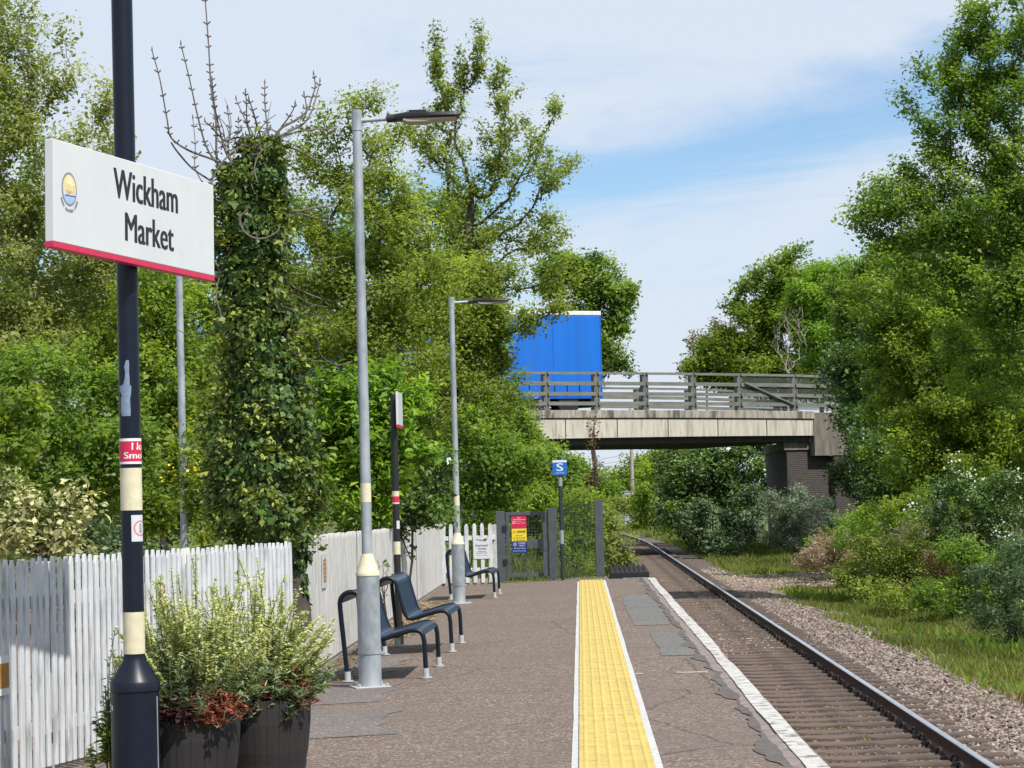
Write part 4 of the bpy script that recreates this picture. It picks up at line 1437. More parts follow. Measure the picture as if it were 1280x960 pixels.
g['label'] = 'dark grey mesh gate with red, yellow and blue warning notices at the platform end'

# mesh screen between the latch post and the end post
ms_ = thing('mesh_screen', 'tall green-seen-through mesh screen with grey end post beside the yellow strip', 'fence', (gx_(698), GY + 0.05, -0.02))
ms_['label'] = 'wire mesh screen with a grey end post, right of the gate'
ox = ms_.location.x; oz = ms_.location.z
b = MB(); b.box(X_(744.5), X_(755), -0.07, 0.08, -0.02, Zg(627.5)); b.build('end_post', m_gatemetal, ms_, bevel=0.005)
m_wire = nmat('mesh_wire', (0.04, 0.075, 0.055), (0.03, 0.05, 0.04))
b = MB()
x0_, x1_ = 0.01, gx_(744.5) - ox
x = x0_
while x < x1_:
    b.box(x - 0.0035, x + 0.0035, -0.006, 0.001, 0.02, Zg(630)); x += 0.055
z = 0.05
while z < Zg(630):
    b.box(x0_, x1_, 0.0012, 0.007, z - 0.0035, z + 0.0035); z += 0.055
b.build('mesh_infill', m_wire, ms_)

# black rubber anti-trespass panel past the platform end
ap = thing('trespass_guard', 'black toothed rubber guard panel lying past the platform end beside the track', 'guard panel', (0.85, 44.0, 0.0))
b = MB(); b.box(-0.34, 0.34, -1.25, 1.2, -1.2, 0.10); b.build('base', m_black, ap)
b = MB()
for i in range(8):
    for j in range(8):
        cx, cy = -0.30 + i * 0.084, -1.09 + j * 0.31
        b.add([(cx - 0.041, cy - 0.15, 0.1), (cx + 0.041, cy - 0.15, 0.1), (cx + 0.041, cy + 0.15, 0.1), (cx - 0.041, cy + 0.15, 0.1), (cx, cy, 0.19)], [(0, 1, 4), (1, 2, 4), (2, 3, 4), (3, 0, 4)])
b.build('teeth', m_black, ap)

# ------------------------------------------------------------------ bridge
BA = Vector((0.894, 0.447, 0)); BN = Vector((-0.447, 0.894, 0))
BO = Vector((-1.8, 96.0, 0))
m_bconc = nmat('bridge_concrete', (0.56, 0.52, 0.45), (0.42, 0.385, 0.33), scale=3.0, rough=0.9, c3=(0.20, 0.18, 0.155), scale3=1.5, lo3=0.54, hi3=0.74, stretch=(2.2, 2.2, 0.28), bump=0.01)
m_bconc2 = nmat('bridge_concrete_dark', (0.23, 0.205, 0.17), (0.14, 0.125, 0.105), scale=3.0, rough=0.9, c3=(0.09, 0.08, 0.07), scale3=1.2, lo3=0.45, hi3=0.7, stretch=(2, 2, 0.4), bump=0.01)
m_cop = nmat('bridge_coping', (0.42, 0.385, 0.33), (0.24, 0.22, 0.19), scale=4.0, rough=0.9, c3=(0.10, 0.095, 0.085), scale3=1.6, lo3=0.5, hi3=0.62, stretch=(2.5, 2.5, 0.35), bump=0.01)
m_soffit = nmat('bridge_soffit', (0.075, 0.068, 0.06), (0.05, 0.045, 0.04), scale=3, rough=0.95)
m_joint = flat('joint_dark', (0.05, 0.045, 0.04), 0.95)
m_road = nmat('road_asphalt', (0.06, 0.06, 0.062), (0.045, 0.045, 0.047), scale=20, rough=0.9)


def brick_mat(name, c1, c2, mortar):
    m = bpy.data.materials.new(name); m.use_nodes = True
    nt = m.node_tree; N, L = nt.nodes, nt.links
    b = N['Principled BSDF']; b.inputs['Roughness'].default_value = 0.9
    tc = N.new('ShaderNodeTexCoord'); mp = N.new('ShaderNodeMapping')
    br = N.new('ShaderNodeTexBrick'); br.inputs['Scale'].default_value = 1.0
    br.inputs['Brick Width'].default_value = 0.24; br.inputs['Row Height'].default_value = 0.08; br.inputs['Mortar Size'].default_value = 0.009
    br.inputs['Color1'].default_value = (*c1, 1); br.inputs['Color2'].default_value = (*c2, 1); br.inputs['Mortar'].default_value = (*mortar, 1)
    sp = N.new('ShaderNodeSeparateXYZ'); cb = N.new('ShaderNodeCombineXYZ'); ad = N.new('ShaderNodeMath'); ad.operation = 'ADD'
    L.new(tc.outputs['Object'], sp.inputs[0]); L.new(sp.outputs[0], ad.inputs[0]); L.new(sp.outputs[1], ad.inputs[1])
    L.new(ad.outputs[0], cb.inputs[0]); L.new(sp.outputs[2], cb.inputs[1]); L.new(cb.outputs[0], br.inputs['Vector'])
    L.new(br.outputs['Color'], b.inputs['Base Color'])
    return m


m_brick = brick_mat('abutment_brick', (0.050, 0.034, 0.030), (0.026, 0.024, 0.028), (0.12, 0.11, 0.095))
br = thing('road_bridge', 'concrete road bridge with grey post and rail parapets crossing over the railway', 'bridge', (BO.x, BO.y, 0), math.atan2(BA.y, BA.x))
# local x along the bridge, local y away from the camera. the deck falls a little to the right
DW = 11.0
TILT = -0.004
Bx = lambda X: (X - BO.x) / BA.x
xL, xR = -14.0, Bx(9.95)
zt = lambda x: 4.99 + TILT * x - 0.0006 * x * x * (1 if x > 0 else 0.6)
zbm = lambda x: 3.83 + 0.02 - 0.0016 * (x - 5) ** 2 * 0.4


def strip_box(x0, x1, y0, y1, zf0, zf1, mat, name, parent, step=1.0, bevel=0.0):
    b = MB(); n = max(1, int((x1 - x0) / step)); vs, fs = [], []
    for k in range(n + 1):
        x = x0 + (x1 - x0) * k / n
        vs += [(x, y0, zf0(x)), (x, y1, zf0(x)), (x, y1, zf1(x)), (x, y0, zf1(x))]
    for k in range(n):
        a, c = 4 * k, 4 * k + 4
        for i in range(4):
            i2 = (i + 1) % 4; fs.append((a + i, c + i, c + i2, a + i2))
    fs += [(0, 1, 2, 3), tuple(reversed((4 * n, 4 * n + 1, 4 * n + 2, 4 * n + 3)))]
    b.add(vs, fs)
    return b.build(name, mat, parent, bevel=bevel)


for side, y0 in ((0, 0.0), (1, DW)):
    sg = 1 if side == 0 else -1
    ya, yb = (y0, y0 + 0.25) if side == 0 else (y0 - 0.25, y0)
    fas = strip_box(xL, xR, ya, yb, zbm, lambda x: zt(x) - 0.36, m_bconc, 'fascia_beam', br)
    yc, yd = (y0 - 0.06, y0 + 0.40) if side == 0 else (y0 - 0.40, y0 + 0.06)
    strip_box(xL, xR + 0.05, yc, yd, lambda x: zt(x) - 0.32, zt, m_cop, 'coping', br, bevel=0.015)
    strip_box(xL, xR, ya + 0.002, yb - 0.002, lambda x: zt(x) - 0.3605, lambda x: zt(x) - 0.3195, m_joint, 'ledge_groove', br)
    if side == 0:
        b = MB(); k = 0
        x = -13.0 + 0.35
        while x < xR - 0.5:
            b.box(x - 0.02, x + 0.02, -0.004, 0.02, zbm(x) + 0.01, zt(x) - 0.365); x += 2.35
        b.build('panel_joints', m_joint, fas)
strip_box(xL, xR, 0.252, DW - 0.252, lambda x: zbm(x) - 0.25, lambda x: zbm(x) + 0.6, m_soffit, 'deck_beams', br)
strip_box(xL, xR + 8, 0.402, DW - 0.402, lambda x: zbm(x) + 0.601, lambda x: zt(min(x, xR)) - 0.10, m_road, 'carriageway', br)
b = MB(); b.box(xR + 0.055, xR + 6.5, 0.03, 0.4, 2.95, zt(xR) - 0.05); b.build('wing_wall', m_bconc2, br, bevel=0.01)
# right abutment: inner face along the track, brick front, concrete bearing shelf
AX = (at(985, 600, 100.3).x - BO.x) / BA.x + 0.12


def skew_block(x0, x1, y0, y1, z0, z1, name, mat, bevel=0.0, s0=0.5, s1=0.5):
    """block whose sides follow the track, not the skewed deck"""
    b = MB()
    vs = [(x0 + s0 * y0, y0, z0), (x1 + s1 * y0, y0, z0), (x1 + s1 * y1, y1, z0), (x0 + s0 * y1, y1, z0)]
    vs += [(x, y, z1) for x, y, z in vs]
    b.add(vs, [(3, 2, 1, 0), (4, 5, 6, 7), (0, 1, 5, 4), (1, 2, 6, 5), (2, 3, 7, 6), (3, 0, 4, 7)])
    return b.build(name, mat, br, bevel=bevel)


skew_block(AX, AX + 2.1, 0.45, DW - 0.4, -1.4, 3.22, 'abutment', m_brick)
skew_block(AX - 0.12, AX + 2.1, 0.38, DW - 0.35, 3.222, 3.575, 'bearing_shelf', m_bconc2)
b = MB(); b.box(AX + 2.35, AX + 8.5, 0.08, 0.7, -1.4, 2.945); b.box(AX + 8.503, AX + 13, 0.08, 0.7, -1.4, 1.2); b.build('brick_wing_wall', m_brick, br)
skew_block(-9.5, -5.6, 0.45, DW - 0.4, -1.4, 3.4, 'abutment', m_brick)
skew_block(-9.6, -5.45, 0.38, DW - 0.35, 3.402, 3.575, 'bearing_shelf', m_bconc2)
m_par = nmat('parapet_grey', (0.15, 0.155, 0.135), (0.10, 0.105, 0.09), scale=4, rough=0.7, c3=(0.22, 0.22, 0.19), scale3=3, lo3=0.55, hi3=0.75)
m_parlight = nmat('parapet_rail', (0.20, 0.20, 0.175), (0.13, 0.13, 0.115), scale=6, rough=0.7, c3=(0.13, 0.14, 0.12), scale3=2, lo3=0.55, hi3=0.75, stretch=(0.3, 1, 1))
m_pmesh = nmat('parapet_mesh_panel', (0.085, 0.105, 0.085), (0.06, 0.075, 0.06), scale=8)
for side in (0, 1):
    yc = 0.14 if side == 0 else DW - 0.14
    px = [683.6, 746.5, 807.4, 867.5, 925.3, 994]
    if side == 0:
        xs_ = []
        for p in px:
            # intersect the sight line with the parapet plane
            d = at(p, 490, 100) - Vector((0, 0, H)); k = (BO - Vector((0, 0, 0))).dot(BN) / d.dot(BN)
            q = d * k; xs_.append((q.x - BO.x) * BA.x + (q.y - BO.y) * BA.y)
        xs_ = [xs_[0] - 2.2 * k for k in (5, 4, 3, 2, 1)] + xs_ + [xs_[-1] + 2.4, xs_[-1] + 4.8]
        xs_near = xs_
    else:
        xs_ = [x_ + 0.9 for x_ in xs_near]
    pn = thing('p', None, None) if False else None
    for i, x in enumerate(xs_):
        zt_ = zt(min(x, xR)) - 0.0 - (0.0 if x < xR else 0.04 * (x - xR))
        h = 1.56 if x < xR else 1.5
        b = MB()
        b.box(x - 0.13, x - 0.085, yc - 0.13, yc + 0.13, zt_, zt_ + h); b.box(x + 0.085, x + 0.13, yc - 0.13, yc + 0.13, zt_, zt_ + h)
        b.box(x - 0.084, x + 0.084, yc - 0.11, yc - 0.085, zt_, zt_ + h - 0.01)
        b.box(x - 0.15, x + 0.15, yc - 0.15, yc + 0.15, zt_ - 0.01, zt_ + 0.03)
        b.build('parapet_post', m_par, br, bevel=0.006)
    for hz, th in ((1.50, 0.05), (1.08, 0.075), (0.66, 0.075), (0.27, 0.075)):
        b = MB()
        for xa_, xb_ in zip(xs_[:-1], xs_[1:]):
            f0 = lambda x: zt(min(x, xR)) - (0 if x < xR else 0.04 * (x - xR))
            vs = []
            for x in (xa_ + 0.05, xb_ - 0.05):
                z = f0(x) + hz
                vs += [(x, yc - 0.175, z - th), (x, yc - 0.135, z - th), (x, yc - 0.135, z + th), (x, yc - 0.175, z + th)]
            b.add(vs, [(0, 1, 2, 3), (7, 6, 5, 4), (0, 4, 5, 1), (1, 5, 6, 2), (2, 6, 7, 3), (3, 7, 4, 0)])
        b.build('parapet_rail', m_parlight, br)
    if side == 0:
        b = MB()
        for q in (9, 10, 11):
            xa_, xb_ = xs_[q] + 0.1, xs_[q + 1] - 0.1
            f0 = lambda x: zt(min(x, xR)) - (0 if x < xR else 0.04 * (x - xR))
            x = xa_
            while x < xb_:
                b.box(x - 0.009, x + 0.009, yc - 0.120, yc - 0.112, f0(x) + 0.05, f0(x) + 1.46); x += 0.05
            for k in range(28):
                z = 0.06 + k * 0.05
                b.add([(xa_, yc - 0.128, f0(xa_) + z), (xb_, yc - 0.128, f0(xb_) + z), (xb_, yc - 0.128, f0(xb_) + z + 0.016), (xa_, yc - 0.128, f0(xa_) + z + 0.016)], [(0, 1, 2, 3)])
        b.build('mesh_panel', m_pmesh, br)
        b = MB(); b.tube([(xs_[9] + 0.2, yc - 0.2, zt(xs_[9]) + 1.15), (xs_[10] - 0.1, yc - 0.2, zt(xs_[10]) + 0.25)], 0.05, 8); b.build('diagonal_brace', m_par, br)

# ------------------------------------------------------------------ lorry on the bridge
m_lblue = nmat('curtain_blue', (0.004, 0.145, 0.60), (0.004, 0.125, 0.52), scale=0.8, rough=0.45, stretch=(3, 1, 0.25), bump=0.005, c3=(0.02, 0.13, 0.47), scale3=1.0, lo3=0.52, hi3=0.8)
m_lblue2 = nmat('curtain_blue_low', (0.006, 0.11, 0.50), (0.005, 0.09, 0.42), scale=3, rough=0.45)
m_tyre = flat('tyre', (0.015, 0.015, 0.015), 0.85)
LY = 3.0                                            # nearside of the lorry, in bridge coordinates
d = at(752, 440, 100) - Vector((0, 0, H)); k = (BO + BN * LY).dot(BN) / d.dot(BN); q = d * k
xr = (q.x - BO.x) * BA.x + (q.y - BO.y) * BA.y
zr = zt(xr) - 0.10
lo = BO + BA * xr + BN * LY
lorry = thing('lorry', 'blue curtain sided lorry driving over the bridge, partly hidden by tree branches', 'lorry', (lo.x, lo.y, zr), math.atan2(BA.y, BA.x))
LT = 13.4
b = MB(); b.box(-LT, 0, 0, 2.5, 0.98, 4.22); body = b.build('curtain_body', m_lblue, lorry, bevel=0.03)
b = MB(); b.box(-LT - 0.02, 0.02, -0.02, 2.52, 4.222, 4.40); b.build('roof_rail', nmat('lorry_white', (0.72, 0.72, 0.70), (0.6, 0.6, 0.6), scale=3), lorry, bevel=0.02)
b = MB()
x = -0.5
while x > -LT:
    b.box(x - 0.025, x + 0.025, -0.012, 0.0, 0.80, 1.35); x -= 0.58
b.build('strap', m_black, lorry)
b = MB()
for k in range(5):
    x = -0.06 - (k + 1) * 2.2
    b.box(x - 0.02, x + 0.02, -0.006, 0.0, 1.36, 4.2)
b.build('curtain_seam', m_lblue2, body)
b = MB(); b.box(-0.03, 0.03, 0.15, 0.4, 0.78, 0.92); b.box(-0.03, 0.03, 2.1, 2.35, 0.78, 0.92); b.build('rear_light', m_red, lorry)
b = MB(); b.box(-LT, 0, -0.01, 2.51, 0.72, 0.975); b.build('side_rail', m_lblue2, lorry, bevel=0.01)
b = MB(); b.box(-0.045, 0.0, -0.008, 2.508, 1.0, 4.2); b.build('corner_pillar', m_lblue2, lorry)
b = MB(); b.box(-LT, -0.2, 0.7, 0.85, 0.45, 0.715); b.box(-LT, -0.2, 1.65, 1.8, 0.45, 0.715); b.box(-8.2, -5.2, 0.05, 0.12, 0.35, 0.62); b.box(-0.25, -0.1, 0.1, 2.4, 0.40, 0.60); b.build('chassis', m_black, lorry)


def wheel(x, y, r_=0.5, w=0.36):
    b = MB(); Mx = Matrix.Translation((x, y, r_)) @ Matrix.Rotation(math.radians(90), 4, 'X')
    prof = [(0.26, -w / 2), (r_ - 0.04, -w / 2), (r_, -w / 2 + 0.05), (r_, w / 2 - 0.05), (r_ - 0.04, w / 2), (0.26, w / 2)]
    b.lathe(prof, n=26); b.v = [tuple(Mx @ Vector(v)) for v in b.v]
    o = b.build('wheel', m_tyre, lorry, smooth=True)
    b = MB(); b.lathe([(0.02, -0.1), (0.255, -0.14), (0.255, 0.14), (0.02, 0.1)], n=20); b.v = [tuple(Mx @ Vector(v)) for v in b.v]
    b.build('rim', m_galv, o, smooth=True)


for x in (-1.6, -2.9, -4.2, -14.6, -17.6):
    wheel(x, 0.2); wheel(x, 2.3)
b = MB(); b.prism([(-18.6, 0.45), (-14.9, 0.45), (-14.9, 0.95), (-16.3, 0.95), (-16.3, 3.7), (-17.0, 3.75), (-18.45, 2.9), (-18.62, 1.9)], 0.02, 2.48)
cab = b.build('cab', m_lblue2, lorry, bevel=0.05)
b = MB(); b.prism([(-18.35, 1.95), (-17.0, 1.95), (-17.0, 2.85), (-18.2, 2.85)], 0.0, 0.015); b.build('side_window', m_black, cab)

# ------------------------------------------------------------------ beyond the bridge
y = 205.0; q = at(786, 625, y)
t = thing('relay_cabinet', 'pale grey lineside cabinet beside the track far beyond the bridge', 'cabinet', (q.x, y, float(ground_z(q.x, y))))
zt_ = at(786, 614, y).z - t.location.z; w_ = 0.42
m_cab = nmat('cabinet_grey', (0.42, 0.44, 0.46), (0.34, 0.36, 0.38), scale=2)
b = MB(); b.box(-w_, w_, -0.3, 0.3, 0, zt_ - 0.05); b.build('housing', m_cab, t, bevel=0.02)
b = MB(); b.box(-w_ - 0.06, w_ + 0.06, -0.36, 0.36, zt_ - 0.05, zt_ + 0.02); b.build('roof', m_cab, t, bevel=0.02)
b = MB(); b.box(-w_ + 0.05, -0.01, -0.325, -0.302, 0.15, zt_ - 0.15); b.box(0.01, w_ - 0.05, -0.325, -0.302, 0.15, zt_ - 0.15); b.build('doors', m_cab, t, bevel=0.005)
y = 190.0; q = at(791, 620, y)
t = thing('telegraph_pole', 'tall pale timber pole carrying wires, seen under the bridge', 'pole', (q.x, y, float(ground_z(q.x, y))))
b = MB(); b.tube([(0, 0, -0.2), (0, 0, 9.6)], [0.17, 0.12], 14); b.build('shaft', nmat('pole_pale', (0.40, 0.36, 0.30), (0.28, 0.25, 0.21), scale=4), t, smooth=True)
b = MB(); b.box(-1.1, 1.1, -0.05, 0.05, 8.3, 8.42); b.build('crossarm', m_bark, t)
b = MB()
for (z0, z1, xx) in ((6.1, 5.0, -14), (5.2, 6.0, -14), (4.2, 4.4, -14), (5.6, 5.2, -14)):
    pts = []
    for k in range(9):
        s_ = k / 8; pts.append((xx * s_, 0.5 * s_, z0 + (z1 - z0) * s_ - 0.5 * math.sin(math.pi * s_)))
    b.tube(pts, 0.014, 4)
b.build('wires', m_black, t)

# palisade fence at the back of the verge
t = thing('palisade_fence', 'grey steel palisade fence half hidden in bushes below the trees', 'fence', (8.4, 66.5, float(ground_z(8.4, 66.5))), math.radians(-38))
m_pal = nmat('palisade_grey', (0.13, 0.14, 0.15), (0.09, 0.10, 0.11), scale=5, rough=0.6)
b = MB()
for k in range(64):
    x = k * 0.15
    b.prism([(x - 0.03, 0.05), (x + 0.03, 0.05), (x + 0.03, 1.9), (x + 0.012, 2.0), (x, 1.93), (x - 0.012, 2.0), (x - 0.03, 1.9)], -0.012, -0.004)
b.build('pales', m_pal, t)
for z in (0.4, 1.6):
    b = MB(); b.box(0, 9.5, 0, 0.05, z - 0.03, z + 0.03); b.build('rail', m_pal, t)
for k in range(4):
    b = MB(); b.box(k * 3.1, k * 3.1 + 0.06, 0.052, 0.16, -0.2, 1.8); b.build('post', m_pal, t)

# ------------------------------------------------------------------ barrel planters
m_barrel = nmat('barrel_wood', (0.020, 0.017, 0.017), (0.012, 0.011, 0.011), scale=9, rough=0.75, stretch=(1, 1, 0.15), bump=0.003)
m_hoop = nmat('barrel_hoop', (0.018, 0.018, 0.02), (0.012, 0.012, 0.012), scale=9, rough=0.6)
m_soil = nmat('soil', (0.05, 0.035, 0.025), (0.02, 0.015, 0.012), scale=40, rough=0.95, bump=0.01)


def barrel(x, y, R_, hgt, label, seed):
    t = thing('barrel_planter', label, 'planter', (x, y, pz(x)), seed * 0.7, 'half barrel planters')
    b = MB(); n = 26
    prof = [(R_ * 0.84, 0.0), (R_ * 0.93, hgt * 0.33), (R_ * 0.985, hgt * 0.7), (R_, hgt), (R_ * 0.93, hgt), (R_ * 0.92, hgt - 0.06)]
    vs, fs = [], []
    r = random.Random(seed)
    dz = [r.uniform(-0.004, 0.004) for _ in range(n)]
    for k in range(n):                     # each stave with a slim gap
        a0, a1 = 2 * math.pi * (k + 0.012) / n, 2 * math.pi * (k + 0.988) / n
        o_ = len(vs)
        for (rr, z) in prof:
            for a in (a0, (a0 + a1) / 2, a1):
                bul = 1.0 + (0.004 if a not in (a0, a1) else 0)
                vs.append((rr * bul * math.cos(a), rr * bul * math.sin(a), z + (dz[k] if z == hgt else 0)))
        for i in range(len(prof) - 1):
            for j in range(2):
                q = o_ + i * 3 + j; fs.append((q, q + 1, q + 4, q + 3))
    b.add(vs, fs); b.build('staves', m_barrel, t)
    b = MB(); b.lathe([(R_ * 0.80, 0.01), (R_ * 0.9, hgt * 0.5), (R_ * 0.92, hgt - 0.08)], n=30); b.build('liner', m_hoop, t)
    for z0, z1 in ((0.035, 0.075), (hgt * 0.70, hgt * 0.70 + 0.045)):
        f = lambda z: R_ * (0.84 + (0.16) * (z / hgt) ** 0.8) + 0.006
        b = MB(); b.lathe([(f(z0) - 0.01, z0), (f(z0), z0), (f(z1), z1), (f(z1) - 0.01, z1)], n=44); b.build('hoop', m_hoop, t, smooth=True)
    b = MB(); b.lathe([(0.01, hgt - 0.045), (R_ * 0.5, hgt - 0.05), (R_ * 0.915, hgt - 0.065)], n=30); b.build('soil', m_soil, t, smooth=True)
    return t


BX1, BY1 = gx(226, 13.05, 930), 13.05
BX2, BY2 = gx(322, 13.65, 910), 13.65
# rim heights from the photograph rows of the front rims
BH1, BR1 = 0.405, 0.325
BH2, BR2 = 0.43, 0.305
barrel(BX1, BY1, BR1, BH1, 'dark half barrel planter partly hidden behind the sign post base', 1)
barrel(BX2, BY2, BR2, BH2, 'dark half barrel planter farther from the sign post, nearest the bench', 2)


def plant(name, label, cx, cy, cz, stems, leaf, group=None, seed=1):
    """stems: list of (n, spread, h0, h1, leaf_len, wr, leaves_per_stem, zone0, zone1, upness, mat, tint)"""
    r = np.random.default_rng(seed)
    t = thing(name, label, 'plant', (cx, cy, cz), 0, group)
    sv0, sv1, sr0, sr1 = [], [], [], []
    groups = {}
    for (n, spread, h0, h1, ll, wr, lps, z0, z1, up, mat, tb, r0) in stems:
        a = r.uniform(0, 2 * math.pi, n); q = np.sqrt(r.random(n))
        bx = np.stack([np.cos(a) * q * r0, np.sin(a) * q * r0, np.zeros(n)], 1)
        hh = r.uniform(h0, h1, n) * (1.04 - 0.50 * q ** 2)
        tipd = np.stack([np.cos(a) * q * spread, np.sin(a) * q * spread, hh], 1)
        bend = r.normal(0, 0.035, (n, 3))
        K = 5
        def pos(tt):
            tt = np.asarray(tt)[..., None]
            return bx[:, None] + (tipd - bx)[:, None] * np.concatenate([tt ** 1.5, tt ** 1.5, tt], -1) + bend[:, None] * np.sin(tt * 3.1)
        ts = np.linspace(0, 1, K)
        C = pos(np.tile(ts, (n, 1)))
        for k in range(K - 1):
            sv0.append(C[:, k]); sv1.append(C[:, k + 1]); sr0.append(np.full(n, 0.0042 - 0.0006 * k)); sr1.append(np.full(n, 0.0038 - 0.0006 * k))
        tl = z0 + (z1 - z0) * r.random((n, lps)) ** 0.8
        P = pos(tl).reshape(-1, 3)
        az = r.uniform(0, 2 * math.pi, n * lps)
        D = np.stack([np.cos(az), np.sin(az), np.full(n * lps, up) + r.normal(0, 0.3, n * lps)], 1)
        Nn = np.stack([-np.cos(az) * up, -np.sin(az) * up, np.ones(n * lps)], 1) + r.normal(0, 0.25, (n * lps, 3))
        L = ll * r.uniform(0.6, 1.2, n * lps) * (1.05 - 0.45 * ((tl.ravel() - z0) / max(1e-3, z1 - z0)))
        T = np.clip(tb + r.normal(0, 0.18, n * lps) + 0.25 * np.repeat(r.normal(0, 0.5, n), lps), 0, 1)
        groups.setdefault(mat, []).append((leaf_verts(P, D, unit(Nn), L, L * wr, 0.15, 0.12), T))
    cat_ = np.concatenate
    raw_mesh('stems', tubes_np(cat_(sv0), cat_(sv1), cat_(sr0), cat_(sr1), 4), 4, MATS.get('stem_green') or nmat('stem_green', (0.16, 0.12, 0.08), (0.10, 0.12, 0.05)), None, t)
    for mat, lst in groups.items():
        raw_mesh('foliage', cat_([q[0] for q in lst]), 4, LM[mat], cat_([q[1] for q in lst]), t)
    return t


z1_, z2_ = pz(BX1) + BH1 - 0.06, pz(BX2) + BH2 - 0.06
plant('variegated_spurge', 'tall cream and green spurge growing in the barrel behind the sign post', BX1 + 0.06, BY1 + 0.10, z1_,
      [(120, 0.46, 0.55, 0.92, 0.040, 0.60, 110, 0.38, 1.0, 0.15, 'euph', 0.68, 0.17), (100, 0.46, 0.22, 0.60, 0.085, 0.19, 80, 0.1, 1.0, 0.35, 'sage', 0.55, 0.22)], 'euph', 'cream and green spurges in the barrels', 3)
plant('variegated_spurge', 'spreading cream and green spurge growing in the barrel nearest the bench', BX2 - 0.02, BY2 + 0.06, z2_,
      [(130, 0.52, 0.48, 0.86, 0.040, 0.60, 110, 0.36, 1.0, 0.15, 'euph', 0.64, 0.17), (100, 0.48, 0.18, 0.52, 0.085, 0.19, 80, 0.1, 1.0, 0.3, 'sage', 0.55, 0.22)], 'euph', 'cream and green spurges in the barrels', 4)
plant('grey_leaved_herb', 'grey green narrow leaved herb at the front of the barrels, below the spurge', (BX1 + 0.02), BY1 - 0.12, z1_,
      [(60, 0.27, 0.26, 0.48, 0.065, 0.16, 70, 0.1, 1.0, 0.6, 'grey', 0.55, 0.12)], 'grey', None, 5)
plant('grey_leaved_herb', 'silvery herb leaning from the right side of the barrel nearest the bench', BX2 + 0.10, BY2 - 0.12, z2_,
      [(30, 0.22, 0.14, 0.30, 0.055, 0.24, 50, 0.1, 1.0, 0.4, 'grey', 0.65, 0.1)], 'grey', None, 6)
plant('purple_heuchera', 'low dark purple leaved plant spilling over the rim beside the post base', BX1 - 0.02, BY1 - 0.21, z1_ + 0.02,
      [(150, 0.19, 0.08, 0.19, 0.042, 0.9, 14, 0.4, 1.0, 0.3, 'purple', 0.45, 0.13)], 'purple', None, 7)
plant('coral_heuchera', 'low coral pink leaved plant on the rim between the two barrels', BX1 + 0.20, BY1 - 0.17, z1_ + 0.03,
      [(130, 0.16, 0.08, 0.20, 0.036, 0.8, 15, 0.4, 1.0, 0.3, 'coral', 0.5, 0.1)], 'coral', None, 8)
plant('red_flower', 'bright red flower clump above the rim of the barrel nearest the bench', BX2 + 0.0, BY2 - 0.22, z2_ + 0.02,
      [(26, 0.08, 0.09, 0.16, 0.040, 0.7, 11, 0.75, 1.0, 0.5, 'scarlet', 0.5, 0.05), (34, 0.12, 0.05, 0.12, 0.042, 0.35, 12, 0.3, 1.0, 0.3, 'sage', 0.5, 0.08)], 'scarlet', None, 9)
plant('crimson_heuchera', 'small crimson leaved plant at the far right rim of the barrels', BX2 + 0.235, BY2 - 0.13, z2_ + 0.03,
      [(60, 0.10, 0.08, 0.19, 0.034, 0.7, 14, 0.4, 1.0, 0.3, 'coral', 0.25, 0.05)], 'coral', None, 10)
xg = gx(140, 13.3, 800)
plant('green_shrub', 'leafy green plant growing between the sign post and the white fence', xg, 13.45, pz(xg) + 0.05,
      [(44, 0.17, 0.30, 0.66, 0.062, 0.55, 40, 0.25, 1.0, 0.2, 'fresh', 0.5, 0.09), (14, 0.10, 0.7, 0.92, 0.05, 0.4, 18, 0.6, 1.0, 0.5, 'grey', 0.5, 0.06)], 'lime', None, 11)

